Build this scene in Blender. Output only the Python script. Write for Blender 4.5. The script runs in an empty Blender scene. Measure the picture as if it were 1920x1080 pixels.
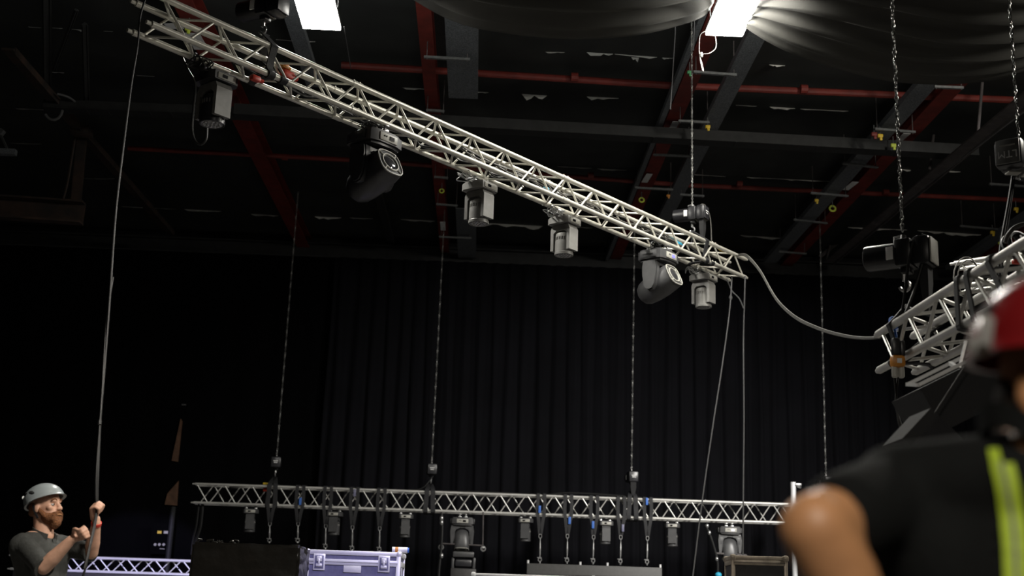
import bpy, bmesh, math, random
from math import sin, cos, pi, radians, sqrt
from mathutils import Vector, Matrix, noise
from mathutils.bvhtree import BVHTree
random.seed(7)
SC = bpy.context.scene
COL = SC.collection

# ------------------------------------------------------------------ camera, world, lights, exposure
FPX = 2340.0
CAMH, PITCH, YAW, ROLL = 1.25, radians(13.9), radians(1.2), radians(1.88)
CP = Vector((0, 0, CAMH))
FW = Vector((sin(YAW)*cos(PITCH), cos(YAW)*cos(PITCH), sin(PITCH)))
_r0 = Vector((cos(YAW), -sin(YAW), 0)); _u0 = _r0.cross(FW)
RT = cos(ROLL)*_r0 + sin(ROLL)*_u0
UP = -sin(ROLL)*_r0 + cos(ROLL)*_u0
cam = bpy.data.cameras.new('camera'); camo = bpy.data.objects.new('camera', cam); COL.objects.link(camo)
cam.sensor_width = 36.0; cam.lens = FPX*36/1920
cam.clip_start = 0.05; cam.clip_end = 200
camo.matrix_world = Matrix(((RT.x, UP.x, -FW.x, CP.x), (RT.y, UP.y, -FW.y, CP.y), (RT.z, UP.z, -FW.z, CP.z), (0, 0, 0, 1)))
cam.dof.use_dof = True; cam.dof.focus_distance = 11.0; cam.dof.aperture_fstop = 2.2
SC.camera = camo
SC.view_settings.view_transform = 'Standard'; SC.view_settings.look = 'None'
SC.view_settings.exposure = 0.0; SC.view_settings.gamma = 1.0
SC.view_settings.use_curve_mapping = False
W = bpy.data.worlds.new('hall_dark'); SC.world = W; W.use_nodes = True
W.node_tree.nodes['Background'].inputs[0].default_value = (0.75, 0.9, 1.0, 1)
W.node_tree.nodes['Background'].inputs[1].default_value = 0.0025

def area(name, loc, target, sx, sy, power, col=(1, .95, .86), spread=180):
    l = bpy.data.lights.new(name, 'AREA'); l.shape = 'RECTANGLE'; l.size = sx; l.size_y = sy
    l.energy = power; l.color = col; l.spread = radians(spread)
    o = bpy.data.objects.new(name, l); COL.objects.link(o)
    o.location = loc
    o.rotation_euler = (Vector(target)-Vector(loc)).to_track_quat('-Z', 'Y').to_euler()
    return o
def spot(name, loc, target, power, size, blend, col, radius=.1):
    l = bpy.data.lights.new(name, 'SPOT'); l.energy = power; l.color = col
    l.spot_size = radians(size); l.spot_blend = blend; l.shadow_soft_size = radius
    o = bpy.data.objects.new(name, l); COL.objects.link(o); o.location = loc
    o.rotation_euler = (Vector(target)-Vector(loc)).to_track_quat('-Z', 'Y').to_euler()
    return o
# the two ceiling panels in view (down light), added uplights over their backs, then an added key and fills off frame
for _x, _y in ((-1.985, 12.40), (2.56, 12.13)):
    area('panel_or_fill_light', (_x, _y, 7.43), (_x, _y, 0), .42, 1.4, 230, (1, .97, .88))
    area('added_uplight', (_x, _y, 7.60), (_x, _y, 9), .42, 1.4, 62, (.95, 1, .95))  # added upward light to brighten the roof around the lamp
area('panel_or_fill_light', (7.6, 9.6, 7.9), (2.5, 12.0, 3.5), .5, 2.4, 540, (1, .95, .84))  # added key outside the frame for the truss's right-hand faces
area('panel_or_fill_light', (-.2, -3.6, 5.6), (.9, 1.8, 1.35), .5, 1.6, 42, (1, .92, .80), 60)  # added fill behind the camera for the red-helmeted man
area('panel_or_fill_light', (8.8, 13.0, 7.2), (3.4, 24, 1.3), .5, 1.6, 215, (1, .97, .92), 66)  # added side light raking the back truss and curtain folds
area('panel_or_fill_light', (1.5, 3.0, 7.6), (-2.5, 7.9, 1.3), .5, 1.6, 42, (1, .94, .84), 44)  # added fill aimed at the bearded man
# added cool spots, sources unseen, washing the road cases and the low truss
spot('added_cool_spot', (1.0, 4.5, 6.2), (-1.15, 12.6, 1.2), 2300, 15, .5, (.62, .58, 1.0), .1)
spot('added_cool_spot', (-4.6, 6.2, 4.6), (-6.55, 23.2, 1.40), 10000, 11, .25, (.66, .62, 1.0), .1)

# ------------------------------------------------------------------ pixel helpers (1920x1080 frame)
def ray(u, v): return FW + (u-960)/FPX*RT - (v-540)/FPX*UP
def PY(u, v, y): d = ray(u, v); return CP + d*(y/d.y)
def PZ(u, v, z): d = ray(u, v); return CP + d*((z-CAMH)/d.z)
def PX(u, v, x): d = ray(u, v); return CP + d*(x/d.x)

# ------------------------------------------------------------------ materials
def mat(name, col, rough=.5, metal=0.0, var=0.0, vscale=8.0, bump=0.0, bscale=60.0, emit=None, es=0.0, coat=0.0, sheen=0.0, col2=None, spec=None):
    m = bpy.data.materials.new(name); m.use_nodes = True
    nt = m.node_tree; b = nt.nodes['Principled BSDF']
    b.inputs['Base Color'].default_value = (*col, 1); b.inputs['Roughness'].default_value = rough
    b.inputs['Metallic'].default_value = metal
    if spec is not None: b.inputs['Specular IOR Level'].default_value = spec
    if coat: b.inputs['Coat Weight'].default_value = coat; b.inputs['Coat Roughness'].default_value = .1
    if sheen: b.inputs['Sheen Weight'].default_value = sheen; b.inputs['Sheen Roughness'].default_value = .5
    tc = None
    if var or bump or col2: tc = nt.nodes.new('ShaderNodeTexCoord')
    if var or col2:
        n = nt.nodes.new('ShaderNodeTexNoise'); n.inputs['Scale'].default_value = vscale; n.inputs['Detail'].default_value = 6
        nt.links.new(tc.outputs['Object'], n.inputs['Vector'])
        r = nt.nodes.new('ShaderNodeValToRGB')
        lo = [max(0, c*(1-var)) for c in col]; hi = [min(1, c*(1+var)) for c in col] if not col2 else col2
        r.color_ramp.elements[0].position = .35; r.color_ramp.elements[1].position = .68
        r.color_ramp.elements[0].color = (*lo, 1); r.color_ramp.elements[1].color = (*hi, 1)
        nt.links.new(n.outputs['Fac'], r.inputs['Fac']); nt.links.new(r.outputs['Color'], b.inputs['Base Color'])
    if bump:
        n2 = nt.nodes.new('ShaderNodeTexNoise'); n2.inputs['Scale'].default_value = bscale; n2.inputs['Detail'].default_value = 4
        nt.links.new(tc.outputs['Object'], n2.inputs['Vector'])
        bp = nt.nodes.new('ShaderNodeBump'); bp.inputs['Strength'].default_value = bump; bp.inputs['Distance'].default_value = .02
        nt.links.new(n2.outputs['Fac'], bp.inputs['Height']); nt.links.new(bp.outputs['Normal'], b.inputs['Normal'])
    if emit: b.inputs['Emission Color'].default_value = (*emit, 1); b.inputs['Emission Strength'].default_value = es
    return m
M = dict(
 floor=mat('dark_floor', (.13, .125, .12), .5, var=.4, vscale=2),
 wall=mat('black_painted_wall', (.006, .006, .0065), .8, var=.3, vscale=1.5),
 ceil=mat('black_painted_roof_lining', (.017, .0188, .0178), .85, var=.35, vscale=1.2, bump=.2, bscale=6),
 curtainl=mat('unlit_black', (.0022, .0022, .0026), .95, spec=.05),  # blacker copy for left curtain and control box, hiding stray spot light
 curtain=mat('black_serge', (.0038, .0038, .0055), .9, var=.2, vscale=1.0, spec=.15),
 drape=mat('black_voile_drape', (.038, .037, .033), .8, bump=.1, bscale=120, spec=.3),
 alu=mat('brushed_aluminium', (.66, .64, .57), .38, .4, var=.10, vscale=5, bump=.05, bscale=90),
 alu2=mat('bright_aluminium', (.62, .61, .58), .4, .4, var=.08, vscale=5),
 alu3=mat('white_aluminium', (.80, .80, .82), .4, .2, var=.05, vscale=5),
 steel=mat('zinc_steel', (.50, .50, .50), .3, .8, var=.15, vscale=30),
 chain=mat('chain_steel', (.26, .26, .25), .4, .6),
 red=mat('red_painted_steel', (.15, .018, .012), .6, var=.25, vscale=5),
 tray=mat('galvanised_tray', (.13, .14, .15), .6, .2, var=.45, vscale=60, bump=.1, bscale=80),
 strut=mat('galvanised_strut', (.12, .125, .125), .5, .2, var=.2, vscale=20),
 purlin=mat('grey_painted_purlin', (.014, .0145, .0145), .7, var=.3, vscale=8),
 rust=mat('rusty_brown_steel', (.028, .022, .019), .75, var=.5, vscale=4, col2=(.050, .028, .019)),
 greysteel=mat('dusty_grey_steel', (.075, .066, .066), .7, var=.3, vscale=6),
 paper=mat('white_torn_lining', (.75, .74, .70), .9, var=.15, vscale=10),
 black=mat('black_plastic', (.015, .015, .017), .35, var=.2, vscale=12),
 gloss=mat('glossy_black', (.010, .010, .013), .16, coat=.5),
 matte=mat('matte_black_fabric', (.014, .014, .015), .85, bump=.15, bscale=150),
 strap=mat('black_polyester_sling', (.018, .018, .020), .7, bump=.2, bscale=120),
 fixt=mat('charcoal_fixture', (.07, .07, .072), .38, var=.15, vscale=10),
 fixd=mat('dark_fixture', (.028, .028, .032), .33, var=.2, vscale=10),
 plate=mat('dark_grey_plate', (.15, .15, .145), .45),
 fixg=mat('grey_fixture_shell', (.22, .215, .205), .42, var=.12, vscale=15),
 cream=mat('pale_grey_panel', (.42, .41, .37), .5, var=.08, vscale=20),
 lens=mat('glass_lens', (.10, .10, .11), .05, .6, coat=1.0),
 lensw=mat('led_lens_plate', (.38, .38, .38), .2, .5),
 blue=mat('blue_display', (.1, .1, .5), .3, emit=(.35, .33, 1.0), es=.9),
 bluet=mat('blue_tag', (.05, .16, .55), .6),
 cyan=mat('cyan_plug', (.03, .35, .55), .5),
 white=mat('white_label', (.72, .72, .72), .6, var=.05),
 yellow=mat('yellow_plastic', (.70, .48, .03), .5),
 lime=mat('yellow_green_tag', (.55, .65, .08), .5),
 green=mat('green_tag', (.06, .25, .10), .6),
 orange=mat('orange_plastic', (.55, .22, .03), .45, var=.2),
 redp=mat('red_plastic', (.55, .04, .02), .4),
 cable=mat('black_rubber_cable', (.010, .010, .010), .5),
 cableg=mat('grey_cable', (.085, .082, .075), .55, var=.2, vscale=40),
 rope=mat('grey_rope', (.085, .085, .088), .8, bump=.3, bscale=200),
 casep=mat('blue_grey_case_panel', (.17, .17, .27), .5, var=.12, vscale=25),
 casek=mat('dark_case_panel', (.03, .028, .028), .5, var=.2, vscale=25),
 caseb=mat('bronze_case_edge', (.42, .36, .29), .4, .5, var=.15, vscale=20),
 wrap=mat('black_stretch_wrap', (.009, .008, .006), .32, bump=.22, bscale=9, coat=.1),
 wood=mat('brown_wood_panel', (.11, .055, .030), .7, var=.35, vscale=6),
 lamp=mat('lamp_diffuser', (1, 1, 1), .5, emit=(1, .98, .92), es=32.0),
 lampf=mat('lamp_frame', (.6, .6, .6), .5),
 led=mat('led_panel_back', (.055, .054, .052), .55, var=.1, vscale=20),
 skin=mat('fair_skin', (.60, .34, .235), .5, var=.10, vscale=30),
 skin2=mat('tanned_skin', (.45, .22, .10), .5, var=.10, vscale=14),
 beard=mat('ginger_beard', (.20, .075, .025), .8, var=.35, vscale=90, bump=.6, bscale=160),
 brown=mat('brown_hair', (.035, .022, .014), .8, var=.4, vscale=80, bump=.5, bscale=120),
 shirt=mat('dark_grey_polo', (.034, .035, .032), .85, var=.2, vscale=30, bump=.2, bscale=60),
 tee=mat('black_tee', (.0045, .005, .005), .9, bump=.15, bscale=80, spec=.15),
 trouser=mat('black_trousers', (.014, .014, .016), .85),
 boot=mat('black_boots', (.02, .018, .016), .6),
 helmg=mat('grey_helmet', (.27, .30, .31), .32, coat=.4),
 helmr=mat('red_helmet', (.13, .005, .006), .34, coat=.15),
 eye=mat('eye_white', (.45, .42, .40), .2), iris=mat('dark_iris', (.05, .04, .03), .2),
 hivis=mat('lime_reflective_strip', (.34, .46, .025), .6, emit=None),
 refl=mat('grey_reflective_strip', (.22, .22, .20), .4, .3),
)

# ------------------------------------------------------------------ mesh builder
class MB:
    def __init__(s): s.v = []; s.f = []
    def add(s, vs, fs, X=None):
        o = len(s.v)
        s.v += [X @ Vector(v) if X is not None else Vector(v) for v in vs]
        s.f += [tuple(i+o for i in f) for f in fs]; return s
    def box(s, c, d, X=None, ch=0.0):
        """box centred at c, full sizes d, optional chamfer"""
        if ch:
            bm = bmesh.new(); bmesh.ops.create_cube(bm, size=1.0)
            for v in bm.verts: v.co = Vector((v.co.x*d[0], v.co.y*d[1], v.co.z*d[2]))
            bmesh.ops.bevel(bm, geom=list(bm.edges), offset=min(ch, min(d)*.45), segments=2, affect='EDGES', profile=.5)
            bm.verts.index_update()
            vs = [v.co+Vector(c) for v in bm.verts]; fs = [[v.index for v in f.verts] for f in bm.faces]; bm.free()
            return s.add(vs, fs, X)
        x, y, z = d[0]/2, d[1]/2, d[2]/2
        vs = [Vector(c)+Vector((a*x, b*y, e*z)) for a in (-1, 1) for b in (-1, 1) for e in (-1, 1)]
        return s.add(vs, [(0, 1, 3, 2), (4, 6, 7, 5), (0, 4, 5, 1), (2, 3, 7, 6), (0, 2, 6, 4), (1, 5, 7, 3)], X)
    def bar(s, p0, p1, w, h, upv=(0, 0, 1)):
        """rectangular bar from p0 to p1, w across, h along upv"""
        p0 = Vector(p0); p1 = Vector(p1); t = (p1-p0).normalized(); a = t.cross(Vector(upv)).normalized(); b = a.cross(t)
        vs = []
        for p in (p0, p1):
            for q, r in ((-1, -1), (1, -1), (1, 1), (-1, 1)): vs.append(p+a*(q*w/2)+b*(r*h/2))
        return s.add(vs, [(3, 2, 1, 0), (4, 5, 6, 7), (0, 1, 5, 4), (1, 2, 6, 5), (2, 3, 7, 6), (3, 0, 4, 7)])
    def tube(s, p0, p1, r0, r1=None, n=10, X=None):
        p0 = Vector(p0); p1 = Vector(p1); r1 = r0 if r1 is None else r1
        t = (p1-p0).normalized(); a = t.orthogonal().normalized(); b = t.cross(a)
        vs = [p0+(a*cos(2*pi*i/n)+b*sin(2*pi*i/n))*r0 for i in range(n)]+[p1+(a*cos(2*pi*i/n)+b*sin(2*pi*i/n))*r1 for i in range(n)]
        fs = [(i, (i+1) % n, n+(i+1) % n, n+i) for i in range(n)]+[tuple(range(n))[::-1], tuple(range(n, 2*n))]
        return s.add(vs, fs, X)
    def sweep(s, pts, r, n=8, closed=False, X=None):
        pts = [Vector(p) for p in pts]; L = len(pts); rings = []
        t0 = (pts[1]-pts[0]).normalized(); a = t0.orthogonal().normalized()
        for i in range(L):
            if closed: t = pts[(i+1) % L]-pts[i-1]
            else: t = pts[min(i+1, L-1)]-pts[max(i-1, 0)]
            t = t.normalized() if t.length > 1e-9 else t0
            a = (a-t*a.dot(t)); a = a.normalized() if a.length > 1e-6 else t.orthogonal().normalized()
            b = t.cross(a); rr = r[i] if isinstance(r, (list, tuple)) else r
            rings.append([pts[i]+(a*cos(2*pi*k/n)+b*sin(2*pi*k/n))*rr for k in range(n)])
        vs = [v for R_ in rings for v in R_]; fs = []
        for i in range(L if closed else L-1):
            j = (i+1) % L
            for k in range(n): fs.append((i*n+k, i*n+(k+1) % n, j*n+(k+1) % n, j*n+k))
        if not closed: fs += [tuple(range(n))[::-1], tuple(range((L-1)*n, L*n))]
        return s.add(vs, fs, X)
    def strip(s, pts, wdir, w, th=.006):
        """flat webbing: path pts, constant width direction wdir"""
        pts = [Vector(p) for p in pts]; wd = Vector(wdir).normalized(); vs = []; L = len(pts)
        for i in range(L):
            t = (pts[min(i+1, L-1)]-pts[max(i-1, 0)]).normalized(); n = t.cross(wd)
            n = n.normalized() if n.length > 1e-6 else Vector((0, 0, 1))
            vs += [pts[i]-wd*w/2-n*th/2, pts[i]+wd*w/2-n*th/2, pts[i]+wd*w/2+n*th/2, pts[i]-wd*w/2+n*th/2]
        fs = [(0, 1, 2, 3), (4*L-1, 4*L-2, 4*L-3, 4*L-4)]
        for i in range(L-1):
            for k in range(4): fs.append((i*4+k, (i+1)*4+k, (i+1)*4+(k+1) % 4, i*4+(k+1) % 4))
        return s.add(vs, fs)
    def lathe(s, prof, n=20, X=None, sq=2.0):
        """profile of (r, z) about z; sq>2 gives squarish rings"""
        vs = []; L = len(prof)
        for pr in prof:
            r, z = pr[0], pr[1]; e = pr[2] if len(pr) > 2 else sq
            for k in range(n):
                c, d = cos(2*pi*(k+.5)/n), sin(2*pi*(k+.5)/n); g = (abs(c)**e+abs(d)**e)**(-1/e)
                vs.append((r*c*g, r*d*g, z))
        fs = []
        for i in range(L-1):
            for k in range(n): fs.append((i*n+k, i*n+(k+1) % n, (i+1)*n+(k+1) % n, (i+1)*n+k))
        fs += [tuple(range(n))[::-1], tuple(range((L-1)*n, L*n))]
        return s.add(vs, fs, X)
    def prism(s, poly, axis0, axis1, nrm, org, th):
        """polygon (a,b) in the plane org + a*axis0 + b*axis1, extruded +-th/2 along nrm"""
        org = Vector(org); A = Vector(axis0); B = Vector(axis1); N = Vector(nrm); n = len(poly)
        vs = [org+A*a+B*b-N*th/2 for a, b in poly]+[org+A*a+B*b+N*th/2 for a, b in poly]
        fs = [tuple(range(n))[::-1], tuple(range(n, 2*n))]+[(i, (i+1) % n, n+(i+1) % n, n+i) for i in range(n)]
        return s.add(vs, fs)
    def ell(s, c, r, n=16, m=10, X=None):
        prof = [(max(1e-4, sin(pi*i/m)), -cos(pi*i/m)) for i in range(m+1)]
        vs = []
        for a, z in prof:
            for k in range(n): vs.append(Vector(c)+Vector((a*cos(2*pi*k/n)*r[0], a*sin(2*pi*k/n)*r[1], z*r[2])))
        fs = [(i*n+k, i*n+(k+1) % n, (i+1)*n+(k+1) % n, (i+1)*n+k) for i in range(m) for k in range(n)]
        fs += [tuple(range(n))[::-1], tuple(range(m*n, (m+1)*n))]
        return s.add(vs, fs, X)
    def torus(s, c, R_, r, n=16, m=6, X=None, sx=1.0):
        vs = []
        for i in range(n):
            t = 2*pi*i/n
            for k in range(m):
                q = 2*pi*k/m; d = R_+r*cos(q)
                vs.append(Vector(c)+Vector((d*cos(t)*sx, d*sin(t), r*sin(q))))
        fs = [(i*m+k, ((i+1) % n)*m+k, ((i+1) % n)*m+(k+1) % m, i*m+(k+1) % m) for i in range(n) for k in range(m)]
        return s.add(vs, fs, X)
    def build(s, name, material, parent=None, smooth=35, kind=None):
        me = bpy.data.meshes.new(name)
        Mi = ROOT.get(parent.name) if parent is not None else None
        me.from_pydata([Mi @ v for v in s.v] if Mi is not None else [tuple(v) for v in s.v], [], s.f)
        mats = material if isinstance(material, (list, tuple)) else [material]
        for q in mats: me.materials.append(q)
        bm = bmesh.new(); bm.from_mesh(me); bmesh.ops.recalc_face_normals(bm, faces=bm.faces); bm.to_mesh(me); bm.free()
        if smooth:
            me.shade_smooth(); me.set_sharp_from_angle(angle=radians(smooth))
        o = bpy.data.objects.new(name, me); COL.objects.link(o)
        if parent is not None:
            o.parent = parent; ROOT[o.name] = Mi
        if kind: o['kind'] = kind
        return o
ROOT = {}
def tag(o, label, cat, group=None):
    o['label'] = label; o['category'] = cat
    if group: o['group'] = group
    return o
def thing(name, label, cat, loc=(0, 0, 0), X=None, group=None):
    """Empty at the base of a thing; parts given in world space are moved into its frame"""
    o = bpy.data.objects.new(name, None); COL.objects.link(o); o.empty_display_size = .1
    MW = X if X is not None else Matrix.Translation(Vector(loc))
    o.matrix_world = MW; ROOT[o.name] = MW.inverted()
    return tag(o, label, cat, group)
def local(name, label, cat, group=None):
    """a thing built at the origin in its own frame, placed later"""
    return thing(name, label, cat, (0, 0, 0), None, group)
KIDS = {}
def copy_thing(src, X, label, group=None):
    r = src.copy(); COL.objects.link(r); r.matrix_world = X; r['label'] = label
    if group: r['group'] = group
    elif 'group' in r: del r['group']
    for ch in src.children:
        c = ch.copy(); COL.objects.link(c); c.parent = r
        for g in ch.children:
            d = g.copy(); COL.objects.link(d); d.parent = c
    return r
def struct(name, mb, m, smooth=35):
    o = mb.build(name, m, None, smooth); o['kind'] = 'structure'; return o
def crom(pts, k=6):
    pts = [Vector(p) for p in pts]; out = []
    for i in range(len(pts)-1):
        a = pts[max(i-1, 0)]; b = pts[i]; c = pts[i+1]; d = pts[min(i+2, len(pts)-1)]
        for j in range(k):
            t = j/k
            out.append(.5*((2*b)+(c-a)*t+(2*a-5*b+4*c-d)*t*t+(3*b-a-3*c+d)*t**3))
    out.append(pts[-1]); return out
def pxpath(pix, y0, y1, k=6):
    n = len(pix)-1
    return crom([PY(u, v, y0+(y1-y0)*i/n) for i, (u, v) in enumerate(pix)], k)
def frame(org, xa, za=(0, 0, 1)):
    x = Vector(xa).normalized(); z = Vector(za); z = (z-x*z.dot(x)).normalized(); y = z.cross(x); o = Vector(org)
    return Matrix(((x.x, y.x, z.x, o.x), (x.y, y.y, z.y, o.y), (x.z, y.z, z.z, o.z), (0, 0, 0, 1)))
def Rz(a): return Matrix.Rotation(a, 4, 'Z')
def T(v): return Matrix.Translation(Vector(v))

# ------------------------------------------------------------------ the hall
ZC = 8.8
struct('floor', MB().box((0, 12, -.05), (40, 36, .1)), M['floor'])
struct('ceiling', MB().box((0, 12, ZC+.05), (40, 36, .1)), M['ceil'])
struct('wall_back', MB().box((0, 26.7, 4.4), (40, .2, 8.8)), M['wall'])
struct('wall_left', MB().box((-14.1, 10.3, 4.4), (.2, 32.6, 8.8)), M['wall'])
struct('wall_right', MB().box((15.1, 10.3, 4.4), (.2, 32.6, 8.8)), M['wall'])
struct('wall_front', MB().box((0.5, -5.9, 4.4), (29, .2, 8.8)), M['wall'])
ceiling = bpy.data.objects['ceiling']; ROOT[ceiling.name] = Matrix.Identity(4)

# torn white lining hanging from the roof seams: ragged thin flaps, parts of the ceiling
def torn(u0, v0, u1, v1, hpx, n=None, seed=0):
    rnd = random.Random(seed)
    p0 = PZ(u0, v0, ZC-.01); p1 = PZ(u1, v1, ZC-.01); L = (p1-p0).length
    n = n or max(6, int(L/.09)); top = []; bot = []
    for i in range(n+1):
        p = p0.lerp(p1, i/n); px = min(hpx, 9)*.0115
        g = max(.15, .55+.9*noise.noise(Vector((i*.35, seed*3.1, 0)))+rnd.uniform(-.25, .25))
        if i in (0, n): g = .1
        top.append(p); bot.append(p+Vector((rnd.uniform(-.015, .015), -.03*g, -px*g)))
    vs = top+bot+[b+Vector((0, .006, 0)) for b in bot]+[t+Vector((0, .006, 0)) for t in top]; k = n+1
    fs = []
    for i in range(n):
        fs += [(i, i+1, k+i+1, k+i), (k+i, k+i+1, 2*k+i+1, 2*k+i), (2*k+i, 2*k+i+1, 3*k+i+1, 3*k+i)]
    MB().add(vs, fs).build('torn_lining', M['paper'], ceiling, smooth=0)
for i, a in enumerate([(1022, 97, 1058, 98, 3), (1100, 98, 1150, 101, 7), (1152, 101, 1232, 107, 6), (1184, 107, 1198, 108, 11), (1243, 108, 1262, 109, 4),
    (978, 176, 1026, 179, 12), (1100, 181, 1160, 184, 13), (890, 172, 915, 173, 5), (754, 164, 802, 167, 4), (1443, 121, 1472, 123, 5), (1380, 197, 1420, 199, 2), (1443, 200, 1490, 203, 6),
    (1500, 204, 1590, 208, 3), (1045, 312, 1110, 315, 3), (1120, 316, 1175, 319, 4), (1285, 326, 1360, 331, 2), (1400, 332, 1575, 341, 3),
    (226, 387, 330, 392, 2), (345, 392, 415, 396, 5), (470, 401, 523, 404, 6), (590, 406, 640, 408, 7), (655, 408, 700, 410, 3), (752, 411, 815, 414, 5), (890, 417, 1018, 424, 7), (1040, 423, 1110, 427, 3),
    (1388, 441, 1480, 447, 5), (1590, 426, 1700, 431, 4), (1720, 432, 1840, 440, 6), (54, 50, 78, 52, 2), (98, 52, 118, 53, 2), (132, 54, 165, 57, 3), (195, 58, 212, 59, 2), (98, 135, 122, 136, 3), (255, 141, 290, 143, 2),
    (20, 268, 78, 270, 2), (156, 334, 215, 335, 2), (28, 203, 82, 206, 2), (1690, 317, 1708, 319, 5), (1765, 319, 1800, 322, 5), (518, 74, 592, 78, 4)]):
    torn(*a, seed=i)

# red roof beams (I sections) running to the back wall
def ibeam(name, label, x, y0, y1, zb, w, h, m, cat='roof beam', group=None, px=None):
    mb = MB()
    p0 = Vector((x, y0, 0)); p1 = Vector((x, y1, 0))
    if px: p0, p1 = Vector(px[0]), Vector(px[1]); p0.z = p1.z = 0
    for z, hh, ww in ((zb+.012, .024, w), (zb+h-.012, .024, w), (zb+h/2, h-.048, .016)):
        mb.bar(p0+Vector((0, 0, z)), p1+Vector((0, 0, z)), ww, hh)
    mb2 = mb.build(name, m); return tag(mb2, label, cat, group)
ZB = 8.5
ibeam('red_roof_beam', 'dark red steel roof beam running down behind the left end of the silver truss', -4.03, 9, 26.55, ZB, .27, .28, M['red'])
ibeam('red_roof_beam', 'narrow red steel roof beam beside the wide speckled grey cable tray', -.94, 9, 26.55, ZB, .19, .28, M['red'])
ibeam('red_roof_beam', 'red steel roof beam slanting down from the bright lamp between the black swags', 2.80, 9, 26.55, ZB, .24, .28, M['red'])
ibeam('red_roof_beam', 'red steel roof beam with white labels under the right black swag', 6.56, 9, 26.55, ZB, .26, .28, M['red'])
ibeam('red_roof_beam', 'dim red steel roof beam by the right edge above the second silver truss', 10.5, 9, 26.55, ZB, .26, .28, M['red'])

# grey cable trays parallel to the beams: shallow channels on cross struts
def tray(label, x, y0, y1, w, z=8.36):
    t = thing('cable_tray', label, 'cable tray', (x, y0, z))
    mb = MB().box((x, (y0+y1)/2, z), (w, y1-y0, .012))
    for s_ in (-1, 1): mb.box((x+s_*w/2, (y0+y1)/2, z+.04), (.008, y1-y0, .09))
    mb.build('channel', M['tray'], t)
    return t
tray('short dark grey tray hanging behind the left lamp above the silver truss', -2.62, 13.0, 17.0, .20)
tray('wide speckled grey cable tray hanging beside the narrow red beam', -.45, 12.8, 17.2, .42)
tray('dark end of a grey cable tray by the back wall beside the pale wash light', -.45, 22.6, 26.2, .38)
tray('long thin grey conduit tray along the left side of the red beam under the lamp', 2.60, 12.8, 26.2, .07, 8.44)
tray('grey cable tray slanting from the lamp beside the second black swag', 3.35, 12.6, 24.5, .25)
tray('grey cable tray left of the red beam with white labels', 6.03, 15.6, 25.6, .27)
tray('faint grey cable tray above the second silver truss at the right edge', 9.95, 14, 25.6, .27)

# cross struts joining beams and trays
k = 0
STR = [((795, 107), (881, 112), 'strut crossing the narrow red beam and wide grey tray just below the swag'),
 ((1300, 135), (1381, 141), 'strut crossing the red beam just below the lamp with the hanging white flex'),
 ((1272, 227), (1330, 230), 'strut level with the first yellow clamp under the lamp side tray'),
 ((1225, 290), (1296, 293), 'strut midway down the red beam behind the truss'),
 ((1190, 352), (1262, 356), 'strut nearest the right hoist on the silver truss'),
 ((1640, 242), (1716, 248), 'strut just above the white label on the labelled red beam'),
 ((1580, 306), (1646, 314), 'strut midway on the labelled red beam below the grey purlin'),
 ((1520, 362), (1590, 368), 'strut above the yellow ring on the labelled red beam'),
 ((1488, 412), (1551, 419), 'strut second from the wall on the labelled red beam'),
 ((1460, 472), (1512, 476), 'strut nearest the wall on the labelled red beam'),
 ((1855, 345), (1925, 350), 'strut by the right edge under the inverted hoist'),
 ((1800, 424), (1870, 430), 'strut just above the second silver truss end'),
 ((799, 207), (833, 209), 'short clamp strut at the break in the narrow red beam'),
 ((818, 383), (858, 386), 'faint strut under the narrow red beam behind the wash light'),
 ((823, 444), (884, 447), 'faint strut at the wall end of the wide grey tray'),
 ((814, 332), (840, 334), 'faint short strut beside the yellow ring on the narrow red beam'),
 ((1752, 163), (1806, 165), 'strut at the top end of the labelled red beam under the swag'),
 ((1275, 365), (1320, 368), 'faint strut at the far end of the lamp side tray')]
for (a, b, lab) in STR:
    p, q = PZ(*a, 8.27), PZ(*b, 8.27)
    t = thing('strut_channel', 'grey galvanised '+lab, 'strut', p)
    MB().bar(p, q, .045, .034).build('channel', M['strut'], t)
    for e in (.06, .94):
        w = p.lerp(q, e); MB().tube(w+Vector((0, 0, -.03)), w+Vector((0, 0, .505)), .007, n=6).build('threaded_rod', M['greysteel'], t)

# red sprinkler pipes, grey purlins, wall-top beam
def pipe(label, pix, z, r, m, name='sprinkler_pipe', cat='pipe'):
    pts = [PZ(u, v, z) for u, v in pix]; mb = MB().sweep(pts, r, 10)
    for i in range(1, 6):
        p = pts[0].lerp(pts[-1], i/6); d = (pts[-1]-pts[0]).normalized()
        mb.tube(p-d*.05, p+d*.05, r*1.25, n=10)
    return tag(mb.build(name, m), label, cat)
pipe('red sprinkler pipe running straight across the roof just under the black swags', [(640, 122), (825, 133), (1250, 160), (1930, 189)], 8.60, .052, M['red'])
pipe('dim red sprinkler pipe running across the roof behind the wash lights', [(240, 278), (700, 302), (1280, 347), (1930, 376)], 8.60, .042, M['red'])
def hbar(label, pix, z, w, h, m, name='roof_purlin', cat='beam'):
    p, q = PZ(*pix[0], z), PZ(*pix[1], z)
    mb = MB().bar(p, q, w, .02)
    for s_ in (-1, 1): mb.bar(p+Vector((0, s_*(w/2-.01), h/2)), q+Vector((0, s_*(w/2-.01), h/2)), .02, h)
    n = 9
    for i in range(1, n): mb.bar(p.lerp(q, i/n)+Vector((-.012, 0, -.012)), p.lerp(q, i/n)+Vector((.012, 0, -.012)), w, .008)
    return tag(mb.build(name, m), label, cat)
hbar('long grey roof purlin crossing behind the silver truss from left to right', ((440, 218), (1830, 295)), 8.20, .26, .16, M['purlin'])
hbar('dark grey trunking carrying a bundle of cables at the upper left', ((85, 205), (440, 219)), 8.20, .24, .12, M['purlin'], 'cable_trunking', 'trunking')
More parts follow.
